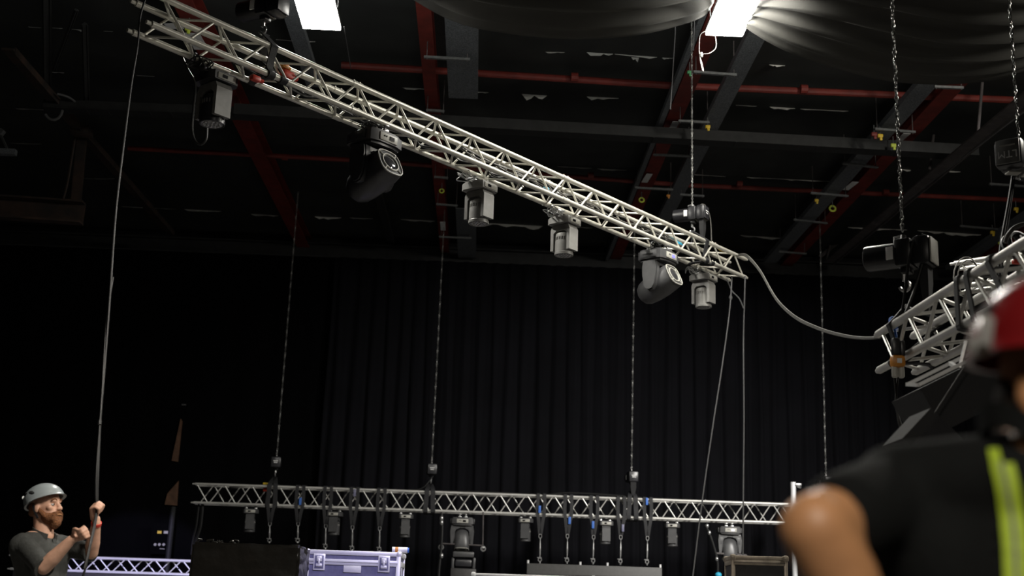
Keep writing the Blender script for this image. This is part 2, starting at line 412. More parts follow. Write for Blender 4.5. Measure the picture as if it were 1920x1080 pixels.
tag(MB().box((0.5, 26.35, 8.43), (27, .06, .30)).box((.5, 26.3, 8.28), (27, .22, .03)).box((.5, 26.3, 8.58), (27, .22, .03)).build('wall_beam', M['purlin']), 'dark steel beam along the top of the back wall above the curtains', 'beam')

# loose grey cables on the trunking, left
def pzpath(pix, z, k=6): return crom([PZ(u, v, z) for u, v in pix], k)
tag(MB().sweep(pzpath([(107, 176), (128, 182), (165, 202), (240, 205), (300, 210), (372, 217)], 8.3), .016, 6).sweep(pzpath([(165, 203), (240, 207), (310, 209), (378, 214)], 8.32), .014, 6)
    .build('cable_bundle', M['rope']), 'pale cables lying along the trunking at the upper left', 'cable')
tag(MB().sweep([PY(100+17*cos(a), 205+20*sin(a), 17.9) for a in [i*.42-2.4 for i in range(13)]], .02, 6).build('cable_loop', M['rope']), 'looped grey cable hanging round the rusty diagonal brace', 'cable')
tag(MB().sweep(pxpath([(338, 100), (352, 130), (366, 158), (363, 200), (360, 240), (365, 262), (376, 271), (386, 262), (388, 240)], 9.05, 9.05), .010, 7).build('hanging_cable', M['cable']), 'dark cable loop dropping beside the leftmost wash light', 'cable')

# rusty bracing at the upper left, lying in the roof plane
YB = 19.0
def brace(label, a, b, w, h, m, y0=None, y1=None, name='roof_brace', extra=None, z=8.3):
    p, q = (PZ(*a, z), PZ(*b, z)) if y0 is None else (PY(*a, y0), PY(*b, y1)); mb = MB().bar(p, q, w, .03, (0, -1, .3)); d = (q-p).normalized(); sd = d.cross(Vector((0, -1, .3))).normalized()
    mb.bar(p+sd*(w/2)+Vector((0, .04, 0)), q+sd*(w/2)+Vector((0, .04, 0)), .02, h, (0, -1, .3))
    if extra: mb.box(PZ(*extra, z), (.30, .30, .12), ch=.02)
    return tag(mb.build(name, m), label, 'roof brace')
brace('rusty brown diagonal brace at the upper left with a gusset plate', (14, 92), (318, 436), .17, .1, M['rust'], extra=(153, 246))
YG = PZ(154, 258, 8.3).y
brace('rusty post standing below the brace gusset on the end of the box beam', (154, 258), (141, 396), .16, .1, M['rust'], YG, YG)
tag(MB().sweep(pxpath([(141, 256), (134, 300), (126, 345), (116, 382)], YG, YG), .02, 6).build('hanging_cable', M['rust']), 'thin dark cable curving beside the rusty post', 'cable')
brace('thin faint roof rod rising above the trunking near the upper left corner', (85, -20), (87, 172), .09, .05, M['purlin'], z=8.4)
brace('faint roof rod left of the hauled line', (157, 45), (162, 200), .06, .04, M['purlin'], z=8.4)
brace('thin slanting rod between the two faint roof rods', (142, 18), (100, 130), .03, .03, M['purlin'], z=8.4)
p, q = PY(-40, 388, YG), PY(158, 402, YG)
mb = MB().bar(p, q, .03, .34, (0, 0, 1)).bar(p+Vector((0, -.08, -.17)), q+Vector((0, -.08, -.17)), .2, .03).bar(p+Vector((0, -.08, .17)), q+Vector((0, -.08, .17)), .2, .03)
tag(mb.build('steel_beam', M['rust']), 'thick dusty steel beam stub at the left edge below the brace', 'beam')
t = thing('wall_floodlight', 'pale flat floodlight bracket at the left edge', 'floodlight', PY(5, 275, 17))
MB().bar(PY(-30, 284, 17), PY(30, 286, 17), .1, .08).build('housing', M['tray'], t)
MB().bar(PY(0, 246, 17.1), PY(6, 250, 17.1), .1, .08).bar(PY(0, 250, 17.1), PY(14, 280, 17.05), .02, .03).build('bracket', M['strut'], t)

# right-hand diagonal bracing and rods
brace('long dusty grey diagonal brace rising to the right edge', (1945, 165), (1556, 490), .19, .12, M['greysteel'], 14.5, 25.8)
tag(MB().sweep([PY(1945, 192, 13.5), PY(1730, 352, 18.5), PY(1640, 420, 22)], .008, 6).build('tie_wire', M['rope']), 'thin pale wire running parallel below the grey diagonal brace', 'wire')
for lab, a, b, y in (('thin vertical rod meeting the grey diagonal brace near the right edge', (1842, 155), (1834, 246), 16.5),
                     ('thin vertical rod meeting the grey diagonal brace midway', (1753, 232), (1743, 318), 19),
                     ('short thin rod near the wall beside the hanging chain', (1564, 432), (1550, 486), 25.6),
                     ('thin dark rod between the labelled beam and the brace', (1618, 362), (1604, 430), 25.0)):
    p, q = PY(*a, y), PY(*b, y); tag(MB().tube(p, q, .022, n=8).build('hanger_rod', M['greysteel']), lab, 'rod')
brace('dark thin diagonal strut behind the loudspeaker hoist chain', (1640, 400), (1538, 482), .07, .05, M['greysteel'], 25, 25.8)
brace('dark diagonal strut hanging behind the big spotlight', (708, 362), (732, 452), .14, .08, M['purlin'], 22, 25.5)

# tags, clips and labels on the beams
def clamp_tag(label, u, v, m, wpx=8, z=8.2, ring=False, name='beam_clamp', cat='clamp'):
    p = PZ(u, v, z); k_ = (p-CP).dot(FW)/FPX; w = wpx*k_*.5
    t = thing(name, label, cat, p)
    if ring: MB().torus((0, 0, 0), w, w*.35, 14, 6, T(p) @ Matrix.Rotation(radians(80), 4, 'X')).build('ring', m, t)
    else:
        MB().box(p, (w*1.9, w*1.2, w*1.3), ch=w*.3).box(p+Vector((w*.2, -w*.3, -w*1.1)), (w*.9, w*.7, w*1.2), ch=w*.2).build('jaw', m, t)
    MB().tube(p+Vector((0, 0, w*.4)), p+Vector((0, 0, 8.33-p.z+.02)), w*.18, n=6).build('bolt', M['strut'], t)
clamp_tag('yellow clamp on the end of the strut below the lamp side tray', 1327, 238, M['yellow'], 10)
clamp_tag('yellow clamp beside a red block on the labelled red beam, upper one', 1650, 255, M['yellow'], 11)
clamp_tag('red block beside the upper yellow clamp on the labelled beam', 1639, 252, M['red'], 12)
clamp_tag('lime tag hanging under the white label on the labelled beam', 1675, 273, M['lime'], 11)
clamp_tag('small yellow clamp above the yellow ring on the labelled red beam', 1531, 376, M['yellow'], 8)
clamp_tag('yellow ring hanging from the labelled red beam', 1561, 391, M['lime'], 11, ring=True)
clamp_tag('yellow ring hanging under the narrow red beam behind the wash light', 828, 358, M['lime'], 8, ring=True)
clamp_tag('yellow ring hanging by the strut nearest the right hoist', 1203, 375, M['lime'], 9, ring=True)
clamp_tag('small orange clip next to the ring by the right hoist', 1253, 367, M['orange'], 7)
clamp_tag('small green clip on the red beam under the lamp', 1293, 136, M['green'], 10)
clamp_tag('yellow clamp near the right edge above the second truss', 1905, 392, M['yellow'], 9)
clamp_tag('small yellow clamp over the end of the second truss', 1861, 436, M['yellow'], 9)
clamp_tag('lime tag beside the coiled cable at the right edge', 1875, 456, M['lime'], 8)
clamp_tag('lime beam clamp seen through the left end of the silver truss', 353, 54, M['lime'], 13)
def label_plate(label, a, b, w, z=8.47):
    p, q = PZ(*a, z), PZ(*b, z); tag(MB().bar(p, q, w, .006).build('beam_label', M['white']), label, 'label')
label_plate('white label on the red beam under the lamp, upper one', (1268, 228), (1258, 246), .11)
label_plate('white label on the red beam under the lamp, lower one', (1218, 326), (1208, 342), .11)
label_plate('white label strip on the right red beam beside the lime tag', (1701, 250), (1680, 268), .12)
label_plate('white label on the right red beam below the grey purlin', (1604, 341), (1585, 356), .12)
label_plate('white card on the red beam seen through the left truss end', (360, 62), (378, 93), .20)
label_plate('pale card behind the left truss end bracing', (322, 44), (330, 54), .22)
label_plate('white label by the coiled cable near the right edge', (1900, 418), (1888, 436), .12)
label_plate('pale tag hanging by the wall end of the narrow red beam', (830, 416), (831, 432), .10, 8.3)

# ------------------------------------------------------------------ curtains on the back wall
def curtain(name, label, x0, x1, y, z0, z1, pitch, amp, seed, m='curtain'):
    n = int((x1-x0)/pitch*8); rows = 10; vs = []
    for j in range(rows+1):
        z = z0+(z1-z0)*j/rows; f = 1-.55*(j/rows)
        for i in range(n+1):
            x = x0+(x1-x0)*i/n; ph = 2*pi*x/pitch+2.2*noise.noise(Vector((x*.8, seed, z*.05)))
            dy = amp*f*(sin(ph)+.5*sin(2.1*ph+1.3+noise.noise(Vector((x*.4, 3, seed)))*4))*(0.65+.6*noise.noise(Vector((x*.55, seed+9, 0))))
            vs.append((x+.02*sin(ph*.7+z), y+dy, z))
    k = n+1; fs = [(j*k+i, j*k+i+1, (j+1)*k+i+1, (j+1)*k+i) for j in range(rows) for i in range(n)]
    o = MB().add(vs, fs).build(name, M[m], smooth=180)
    m = o.modifiers.new('thick', 'SOLIDIFY'); m.thickness = .008
    return tag(o, label, 'curtain')
curtain('stage_curtain', 'tall black pleated curtain covering the back wall behind the hanging chains', -3.3, 14.0, 26.0, .04, 8.22, .33, .085, 1)
curtain('stage_curtain', 'flat unlit black curtain on the left part of the back wall', -13.5, -2.9, 26.22, .04, 8.25, .8, .03, 2, 'curtainl')

# ------------------------------------------------------------------ ceiling lamp panels
def lamp_panel(label, cx, cy, z, w, l, yaw=0.0):
    t = thing('ceiling_panel_lamp', label, 'lamp', X=T((cx, cy, z)) @ Rz(yaw))
    X = T((cx, cy, z)) @ Rz(yaw)
    MB().box((0, 0, -.03), (w, l, .05), X, .012).build('diffuser', M['lamp'], t)
    MB().box((0, 0, .02), (w*1.0, l*1.0, .05), X, .01).build('housing', M['lampf'], t)
    mb = MB()
    for sx in (-1, 1):
        for sy in (-1, 1): mb.tube(X @ Vector((sx*w*.4, sy*l*.45, .04)), X @ Vector((sx*w*.4, sy*l*.45, ZC-z-.01)), .004, n=5)
    mb.build('suspension_wire', M['steel'], t)
lamp_panel('glaring white panel lamp above the upper left of the silver truss', -1.985, 12.40, 7.5, .43, 1.5)
lamp_panel('glaring white panel lamp between the two black swags', 2.56, 12.13, 7.5, .42, 1.5)
tag(MB().sweep(pxpath([(1330, 56), (1314, 64), (1311, 85), (1312, 105), (1316, 128), (1319, 133), (1316, 118), (1313, 103), (1330, 100), (1342, 90), (1342, 72), (1338, 60), (1345, 54)], 12.87, 12.87), .0045, 6)
    .ell(PY(1315, 103, 12.87), (.02, .02, .035)).build('lamp_flex', M['cableg']), 'white flex dangling below the lamp between the swags', 'cable')
tag(MB().sweep([PZ(645, 50, 7.5), PZ(658, 130, 8.3)], .006, 6).build('lamp_wire', M['rope']), 'thin wire trailing from the corner of the left lamp', 'wire')
for lab, a, b, y in (('thin pale drop wire left of the lamp flex', (1266, 62), (1257, 205), 14.2), ('thin drop wire beside the lamp flex', (1302, 45), (1300, 95), 14.0)):
    p = PY(*a, y)
    tag(MB().sweep([Vector((p.x, p.y, ZC-.005)), p, PY(*b, y)], .006, n=6).build('drop_wire', M['rope']), lab, 'wire')

# ------------------------------------------------------------------ black swags of cloth under the roof
def swag(label, hem, y0, depth, lift, nf, seed, pinch=(1, .25)):
    H = crom([PY(u, v, y0) for u, v in hem], 10); n = len(H)-1; m = 64; vs = []
    for j in range(m+1):
        t = j/m
        for i in range(n+1):
            s_ = i/n; w = 1.0
            pl = pinch[0]+(pinch[1]-pinch[0])*s_
            w = pl+(1-pl)*sin(pi*min(max(s_, 0), 1))**.8 if True else 1
            a = .07*w*(sin(t*nf*2*pi+1.2*noise.noise(Vector((s_*2.5, t*3, seed))))+.25*sin(t*nf*3.7*pi+seed+3*s_+2*noise.noise(Vector((s_*4, t*5, seed+4)))))
            sagx = .5*t*t*sin(pi*s_)*.35
            p = H[i]+Vector((0, -depth*t*w, lift*t-sagx+a*(.3+.7*min(1, t*6))))
            vs.append(p)
    k = n+1; fs = [(j*k+i, j*k+i+1, (j+1)*k+i+1, (j+1)*k+i) for j in range(m) for i in range(n)]
    o = MB().add(vs, fs).build('ceiling_swag', M['drape'], smooth=180)
    md = o.modifiers.new('thick', 'SOLIDIFY'); md.thickness = .006
    return tag(o, label, 'drape')
swag('black cloth swag sagging under the roof left of the middle lamp', [(720, -45), (777, 0), (862, 44), (960, 64), (1080, 73), (1190, 66), (1270, 48), (1318, 30), (1338, 4)], 12.6, 3.2, .3, 8, 1.0, (.9, .35))
swag('wide black cloth swag sagging under the roof right of the middle lamp', [(1398, 52), (1440, 78), (1490, 102), (1560, 126), (1640, 146), (1720, 156), (1800, 156), (1880, 145), (1990, 112)], 12.6, 4.4, .3, 11, 2.0, (.3, .9))

# ------------------------------------------------------------------ trusses
def truss(name, label, org, tdir, L, cc, r, rb, pitch, s0, m, cat='truss', couplers=()):
    """square truss: org = near bottom corner at the start, tdir along, far side = z x tdir"""
    t = Vector(tdir).normalized(); f = Vector((-t.y, t.x, 0)); z = Vector((0, 0, 1)); o = Vector(org)
    R_ = thing(name, label, cat, X=frame(o, t))
    C4 = dict(bn=(0, 0), bf=(1, 0), tn=(0, 1), tf=(1, 1))
    def P(c, s_): return o+t*s_+f*(C4[c][0]*cc)+z*(C4[c][1]*cc)
    for c in ('tn', 'bn', 'bf', 'tf'):
        mb = MB().tube(P(c, 0), P(c, L), r, n=14)
        for e, q in ((0, 1), (L, -1)): mb.tube(P(c, e), P(c, e-q*.045), r*.62, n=12)
        mb.build('chord', m, R_)
    for s_ in couplers:
        for c in ('tn', 'bn', 'bf', 'tf'):
            MB().tube(P(c, s_-.055), P(c, s_+.055), r*1.13, n=14).tube(P(c, s_-.035)+z*r*1.0, P(c, s_-.035)+z*r*1.5, r*.3, n=8).tube(P(c, s_+.035)+z*r*1.0, P(c, s_+.035)+z*r*1.5, r*.3, n=8).build('coupler', m, R_)
    segs = []; h = pitch/2
    for (a, b) in (('tn', 'bn'), ('bf', 'bn'), ('bf', 'tf'), ('tn', 'tf')):   # a at s0+k*pitch, b halfway
        k = 0
        while True:
            sa = s0+k*pitch
            if sa-h > L: break
            if 0 <= sa <= L:
                for q in (-1, 1):
                    sb = sa+q*h
                    if .0 <= sb <= L:
                        p0, p1 = P(a, sa+q*r*.5), P(b, sb-q*r*.5); segs.append((p0, p1))
            k += 1
    for p0, p1 in segs[:100]: MB().tube(p0, p1, rb, n=8).build('brace', m, R_)
    if len(segs) > 100:
        mb = MB()
        for p0, p1 in segs[100:]: mb.tube(p0, p1, rb, n=8)
        mb.build('brace', m, R_, kind='stuff')
    return R_, P
E0 = Vector((-2.54, 8.53, 5.26)); TT = Vector((.6575, .7535, 0)).normalized(); FF = Vector((-TT.y, TT.x, 0)); ZZ = Vector((0, 0, 1)); CC = .239
TR, PT = truss('lighting_truss', 'long silver box truss flying diagonally across the hall with moving lights under it', E0, TT, 8.82, CC, .025, .0105, .4975, .07, M['alu'], couplers=(2.06, 5.05, 8.05))
BT, PB = truss('lighting_truss', 'horizontal silver box truss low at the back with slings and small moving lights', (-5.15, 23.0, 2.725), (1, 0, 0), 11.6, .335, .024, .0105, .50, .02, M['alu2'])
RTr, PR = truss('lighting_truss', 'silver box truss end with orange hook beside the man in the red helmet', (2.585, 7.97, 2.765), (.01, -1, 0), 4.4, CC, .026, .0115, .50, .06, M['alu2'])
HT, PH = truss('lighting_truss', 'second silver truss tip poking out above the red helmet at the right edge', (4.63, 11.83, 4.36), (.74, -.67, 0), 2.6, CC, .026, .0115, .50, .03, M['alu2'])
LT, PL = truss('lighting_truss', 'white lit truss lying low at the left behind the man in the grey helmet', (-8.35, 23.2, 1.455), (1, 0, 0), 3.42, CC, .026, .0115, .50, .05, M['alu3'])
tag(MB().box((-6.6, 23.3, .70), (3.3, .5, 1.45), ch=.02).build('truss_trolley', M['casek']), 'dark trolley carrying the white lit truss at the lower left', 'trolley')

# ------------------------------------------------------------------ moving lights
def clamp_mesh(X, y=0.0, x=0.0, up=.055):
    mb = MB().box((x, y, .012), (.05, .045, .03), X, .006)
    pts = [Vector((x, y+.034*cos(a), up+.034*sin(a))) for a in [radians(d) for d in range(-200, 40, 20)]]
    return mb.sweep([X @ p for p in pts], .009, 6).tube(X @ Vector((x, y+.03, up)), X @ Vector((x, y+.085, up)), .006, n=6).box((x, y+.075, up), (.012, .02, .034), X, .004)
def make_spot(label, group, tilt, body, X=None, lite=False):
    t = local('moving_head_spotlight', label, 'moving light', group); I = Matrix.Identity(4)
    base = MB()
    pts = [(-.21, -.10), (-.19, -.15), (-.10, -.175), (.10, -.175), (.19, -.15), (.21, -.10), (.21, .10), (.19, .15), (.10, .175), (-.10, .175), (-.19, .15), (-.21, .10)]
    for za, zb, k in ((-.025, 0, .90), (-.115, -.025, 1.0), (-.14, -.115, .88)): base.prism([(a*k, b*k) for a, b in pts], (1, 0, 0), (0, 1, 0), (0, 0, 1), (0, 0, (za+zb)/2), zb-za)
    base = base.build('base', body, t)
    for sx in (-1, 1):
        MB().box((sx*.212, 0, -.065), (.012, .22, .085), None, .008).box((sx*.219, 0, -.06), (.008, .15, .026), None, .004).build('carry_handle', body, t)
    pan = MB().box((0, -.178, -.066), (.21, .012, .072), None, .005).build('control_panel', M['cream'], t)
    MB().box((.035, -.186, -.066), (.055, .005, .034)).build('display', M['blue'] if not lite else M['gloss'], pan)
    for x in (-.055, -.03): MB().tube((x, -.180, -.058), (x, -.188, -.058), .008, n=8).build('button', M['matte'], pan)
    for y in ((-.12, .12) if not lite else (-.06, .06)): clamp_mesh(I, 0, 0).build('clamp', M['steel'], t) if False else (MB().box((y*.9 if lite else 0, 0 if lite else y, .012), (.06, .06, .03), None, .008).tube((y*.9 if lite else 0, 0 if lite else y, .02), (y*.9 if lite else 0, 0 if lite else y, .06), .012, n=8).box((y*.9 if lite else 0, 0 if lite else y, .058), (.045, .07, .014), None, .005).build('clamp', M['steel'], t))
    # yoke: two broad curved arms and the bridge
    yk = MB()
    arm = [(-.085, -.14), (-.10, -.22), (-.095, -.32), (-.075, -.43), (-.04, -.475), (.0, -.485), (.04, -.475), (.075, -.43), (.095, -.32), (.10, -.22), (.085, -.14)]
    for sx in (-1, 1):
        for dx, k in ((.0, 1.0), (.02, .9)):
            yk.prism([(a*k, b if b > -.2 else -.2+(b+.2)*(.96 if k < 1 else 1)) for a, b in arm], (0, 1, 0), (0, 0, 1), (1, 0, 0), (sx*(.155+dx), 0, 0), .05)
    yk.prism([(-.175, -.225), (-.175, -.145), (.175, -.145), (.175, -.225), (.125, -.21), (.08, -.185), (-.08, -.185), (-.125, -.21)], (1, 0, 0), (0, 0, 1), (0, 1, 0), (0, 0, 0), .17)
    yk.tube((0, 0, -.15), (0, 0, -.135), .10, n=20); yk.build('yoke', body, t)
    # head: blunt teardrop, squarish at the lens end
    if lite:
        for sx in (-1, 1): yk2 = MB().prism([(sx*.20, -.16), (sx*.215, -.24), (sx*.20, -.47), (sx*.155, -.47), (sx*.15, -.30), (sx*.11, -.215), (sx*.05, -.19), (sx*.05, -.16)], (1, 0, 0), (0, 0, 1), (0, 1, 0), (0, -.06, 0), .07).build('yoke_shell', body, t)
    H = T((0, 0, -.40 if lite else -.395)) @ Matrix.Rotation(radians(tilt), 4, 'X') @ Matrix.Rotation(radians(90), 4, 'X')
    prof = [(.005, -.265, 2), (.06, -.257, 2), (.105, -.23, 2), (.135, -.18, 2.1), (.150, -.10, 2.2), (.152, -.02, 2.4), (.148, .06, 2.8), (.142, .14, 3.2), (.134, .205, 3.5), (.126, .235, 3.5)]
    if lite: H = H @ Matrix.Scale(.72, 4, (0, 0, 1))
    hd = MB().lathe(prof, 28, H).build('head', body, t)
    bz = MB()
    ring = [H @ Vector((.128*c*g, .128*s_*g, .237)) for c, s_, g in [(cos(a), sin(a), (abs(cos(a))**3.2+abs(sin(a))**3.2)**(-1/3.2)) for a in [2*pi*i/28 for i in range(28)]]]
    bz.sweep(ring, .007, 6, True).torus((0, 0, .238), .088, .009, 24, 6, H)
    for a in (45, 135, 225, 315): bz.tube(H @ Vector((.09*cos(radians(a)), .09*sin(radians(a)), .237)), H @ Vector((.14*cos(radians(a)), .14*sin(radians(a)), .237)), .008, n=6)
    bz.build('bezel', M['cream'], hd)
    MB().ell((0, 0, .222), (.084, .084, .03), 24, 10, H).build('lens', M['lens'], hd)
    return t
def make_wash(label, group, body, shell):
    t = local('moving_head_wash_light', label, 'moving light', group)
    b = MB()
    pts = [(-.14, -.09), (-.11, -.135), (.11, -.135), (.14, -.09), (.14, .09), (.11, .135), (-.11, .135), (-.14, .09)]
    b.prism(pts, (1, 0, 0), (0, 1, 0), (0, 0, 1), (0, 0, -.045), .065).prism([(a*.92, c*.92) for a, c in pts], (1, 0, 0), (0, 1, 0), (0, 0, 1), (0, 0, -.008), .016)
    b.build('base', shell, t)
    pn = MB().box((0, -.138, -.045), (.17, .01, .05), None, .004).build('control_panel', M['cream'], t)
    MB().box((-.02, -.145, -.045), (.045, .005, .026)).build('display', M['gloss'], pn)
    for x in (-.085, .085): MB().box((x, 0, .012), (.045, .06, .03), None, .006).tube((x, 0, .02), (x, 0, .05), .010, n=8).box((x, 0, .05), (.034, .066, .012), None, .004).build('clamp', M['steel'], t)
    yk = MB(); U = [(-.125, -.36), (-.125, -.13), (-.10, -.082), (.10, -.082), (.125, -.13), (.125, -.36), (.088, -.36), (.088, -.175), (.055, -.145), (-.055, -.145), (-.088, -.175), (-.088, -.36)]
    # the arch as three convex pieces
    for poly in ([U[0], U[1], U[10], U[11]], [U[4], U[5], U[6], U[7]], [U[1], U[2], U[3], U[4], U[7], U[8], U[9], U[10]]):
        yk.prism(poly, (0, 1, 0), (0, 0, 1), (1, 0, 0), (0, 0, 0), .15)
    yk.build('yoke', shell, t)
    hd = MB().lathe([(.03, -.165), (.075, -.168), (.088, -.178), (.092, -.20), (.092, -.215), (.086, -.217), (.086, -.248), (.094, -.25), (.096, -.30), (.096, -.375), (.100, -.38), (.100, -.405), (.094, -.408), (.085, -.40)], 30).build('head', body, t)
    v = MB()
    for i in range(22):
        a = 2*pi*i/22; v.box((.0885, 0, -.232), (.012, .009, .034), Rz(a))
    v.build('vent_ribs', M['fixg'], hd, kind=None)
    ln = MB().tube((0, 0, -.404), (0, 0, -.400), .084, n=24)
    for rr, n in ((0, 1), (.032, 6), (.062, 12)):
        for i in range(n): ln.ell((rr*cos(2*pi*i/n), rr*sin(2*pi*i/n), -.405), (.013, .013, .008), 8, 5)
    ln.build('lens_plate', M['lensw'], hd)
    return t
GW = 'moving wash lights under the diagonal truss'
def on_truss(s_, fo, z=-.092, turn=0.0): return frame(E0+TT*s_+FF*fo+ZZ*z, TT) @ Rz(turn)
sp = make_spot('big glossy black moving spotlight nearest the camera, tilted under the diagonal truss', None, -25, M['fixd'])
sp.matrix_world = on_truss(2.42, .12, -.085)
sp2 = copy_thing(sp, on_truss(7.0, .12, -.085), 'big grey-black moving spotlight with glowing blue display near the right end of the diagonal truss')
for ch in sp2.children:
    if ch.name.startswith(('base', 'yoke', 'head', 'carry')):
        ch.data = ch.data.copy(); ch.data.materials[0] = M['fixt']
# the display of the nearer one is dark
for ch in sp.children:
    for g in ch.children:
        if g.name.startswith('display'): g.data = g.data.copy(); g.data.materials[0] = M['gloss']
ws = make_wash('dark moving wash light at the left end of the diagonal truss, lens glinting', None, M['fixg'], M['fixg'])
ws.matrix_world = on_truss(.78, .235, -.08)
pass
w2 = copy_thing(ws, on_truss(3.98, CC, -.08), 'pale grey moving wash light right of the big black spotlight on the diagonal truss')
w3 = copy_thing(ws, on_truss(5.36, CC, -.08), 'pale grey moving wash light on the diagonal truss just left of the blue display spotlight')
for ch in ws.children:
    if ch.name.startswith(('base', 'head')): ch.data = ch.data.copy(); ch.data.materials[0] = M['fixd']  # leftmost one darkened to read as an unlit silhouette
w4 = copy_thing(w3, on_truss(8.2, CC, -.08), 'grey moving wash light hanging below the right end of the diagonal truss')
# power leads and safety wires bunched above each fixture
def lead_bunch(label, s_, fo, n, seed, m=None, rad=.10):
    rnd = random.Random(seed); mb = MB(); c = E0+TT*s_+FF*fo+ZZ*(-.05)
    for i in range(n):
        a = rnd.uniform(0, 6.28); pts = [c+ZZ*.06+TT*rnd.uniform(-.08, .08)]
        for j in range(4): pts.append(c+TT*rnd.uniform(-rad, rad)+FF*rnd.uniform(-rad*.6, rad*.6)+ZZ*rnd.uniform(-.06, .05)-TT*.06)
        pts.append(c+TT*.02-ZZ*.03); mb.sweep(crom(pts, 5), .0055, 5)
    return tag(mb.build('power_lead', m or M['cable']), label, 'cable')
lead_bunch('tangle of leads above the leftmost wash light', .64, .2, 7, 3)
lead_bunch('silver safety wire looped above the pale wash light beside the black spotlight', 3.84, .26, 5, 4, M['steel'], .12)
lead_bunch('silver safety wire looped above the middle right wash light', 5.22, .26, 5, 5, M['steel'], .12)
lead_bunch('silver safety wire looped above the rightmost wash light', 8.06, .26, 5, 6, M['steel'], .12)
lead_bunch('leads knotted above the big glossy black spotlight', 2.36, .08, 7, 8)
lead_bunch('leads knotted above the blue display spotlight', 6.95, .08, 7, 9)

# cables lying inside the diagonal truss
for lab, a, b, off, m, sd, nn in (('black cable bundle lying inside the left half of the diagonal truss', .9, 4.6, (.17, .06), M['cable'], 1, 4), ('pale cables lying inside the middle of the diagonal truss', 3.6, 7.6, (.19, .15), M['cableg'], 2, 4),
                              ('dark cable bundle inside the right end of the diagonal truss', 6.9, 8.75, (.18, .10), M['cable'], 3, 5)):
    rnd = random.Random(sd); mb = MB()
    for q in range(nn):
        pts = []
        for i in range(16):
            s_ = a+(b-a)*i/15; pts.append(E0+TT*s_+FF*(off[0]+rnd.uniform(-.04, .04))+ZZ*(off[1]+rnd.uniform(-.03, .05)))
        mb.sweep(crom(pts, 4), .008, 5)
    tag(mb.build('cable_loom', m), lab, 'cable')
def blobthing(name, label, cat, p, dims, m, X=None, ch=.01, sub=None):
    t = thing(name, label, cat, p); MB().box((0, 0, 0), dims, (T(p) @ (X or Matrix.Identity(4))), ch).tube(Vector(p)+Vector((0, 0, 0)), Vector(p)+(X.to_3x3() @ Vector((dims[0]*.9, 0, 0)) if X else Vector((dims[0]*.9, 0, 0))), min(dims[1:])*.3, n=8).build('plug_body', m, t)
    return t
RX = frame((0, 0, 0), TT)
def pl(name, label, cat, s_, fo, z, d, m): return tag(MB().box((0, 0, 0), d, T(E0+TT*s_+FF*fo+ZZ*z) @ RX, min(d)*.3).tube(E0+TT*(s_+d[0]*.4)+FF*fo+ZZ*z, E0+TT*(s_+d[0]*.85)+FF*fo+ZZ*z, min(d)*.35, n=8).build(name, m), label, cat)
pl('cable_connector', 'yellow plug lying on top of the right end of the diagonal truss', 'plug', 8.45, .12, .30, (.10, .05, .05), M['yellow'])
pl('cable_connector', 'cyan plug inside the diagonal truss right of the blue display spotlight', 'plug', 7.55, .2, .17, (.12, .05, .04), M['cyan'])
pl('cable_connector', 'small cyan plug inside the middle of the diagonal truss', 'plug', 4.98, .2, .15, (.07, .03, .03), M['cyan'])
pl('chain_shackle', 'red shackle under the left sling of the diagonal truss', 'shackle', .98, .0, -.085, (.09, .05, .05), M['redp'])
pl('cable_connector', 'red and orange plug inside the diagonal truss right of the left sling', 'plug', 1.45, .19, .16, (.12, .07, .07), M['redp'])
pl('cable_connector', 'orange plug beside the red one inside the diagonal truss', 'plug', 1.42, .2, .23, (.07, .06, .05), M['orange'])

# ------------------------------------------------------------------ slings, hoists and chains
def sling(name, label, hook, P, s_, cc, wdir, w=.06, cat='sling', near=True, r=.034):
    """two webbing strips from the hook round the near and far chords"""
    t = thing(name, label, cat, hook)
    o = P('bn', s_); f = P('bf', s_)-o; f.normalize(); z = ZZ
    H = Vector(hook)
    a = [H, P('tn', s_)+z*r-f*.0, P('tn', s_)-f*r, P('tn', s_)-z*r*.6-f*r*.8, P('bn', s_)+f*.012+z*r*2, P('bn', s_)-f*r, P('bn', s_)-z*r, P('bn', s_)+f*r*1.6-z*.01, P('bf', s_)-f*r-z*.01, P('bf', s_)-z*r]
    MB().strip(crom(a, 4), wdir, w, .012).build('webbing', M['strap'], t)
    b = [H+Vector(wdir)*w*.7, P('tf', s_+.1)+z*r, P('tf', s_+.12)+f*r, P('tf', s_+.12)-z*r, P('bn', s_+.12)+f*.03+z*r, P('bn', s_+.13)-f*r, P('bn', s_+.13)-z*r, P('bn', s_+.13)+f*r*1.5]
    MB().strip(crom(b, 4), wdir, w, .012).build('webbing', M['strap'], t)
    return t
def chain(label, p0, p1, link, wire, seg=(10, 5), group=None):
    p0 = Vector(p0); p1 = Vector(p1); L = (p1-p0).length; n = int(L/link); d = (p1-p0).normalized(); a = d.orthogonal().normalized(); b = d.cross(a); mb = MB()
    for i in range(n):
        c = p0+d*(link*(i+.5)); q = a if i % 2 else b; tw = .25*i; q = a*cos(tw+(pi/2)*(i % 2))+b*sin(tw+(pi/2)*(i % 2)); w = d.cross(q)
        vs = []; N, m = seg
        for k in range(N):
            th = 2*pi*k/N; cx, cy = cos(th)*link*.62, sin(th)*link*.36
            rad = (d*cos(th)+q*sin(th))
            for e in range(m):
                g = 2*pi*e/m; vs.append(c+d*cx+q*cy+rad*(wire*cos(g))+w*(wire*sin(g)))
        mb.add(vs, [(k*m+e, ((k+1) % N)*m+e, ((k+1) % N)*m+(e+1) % m, k*m+(e+1) % m) for k in range(N) for e in range(m)])
    return tag(mb.build('hoist_chain', M['chain'], smooth=60), label, 'chain', group)
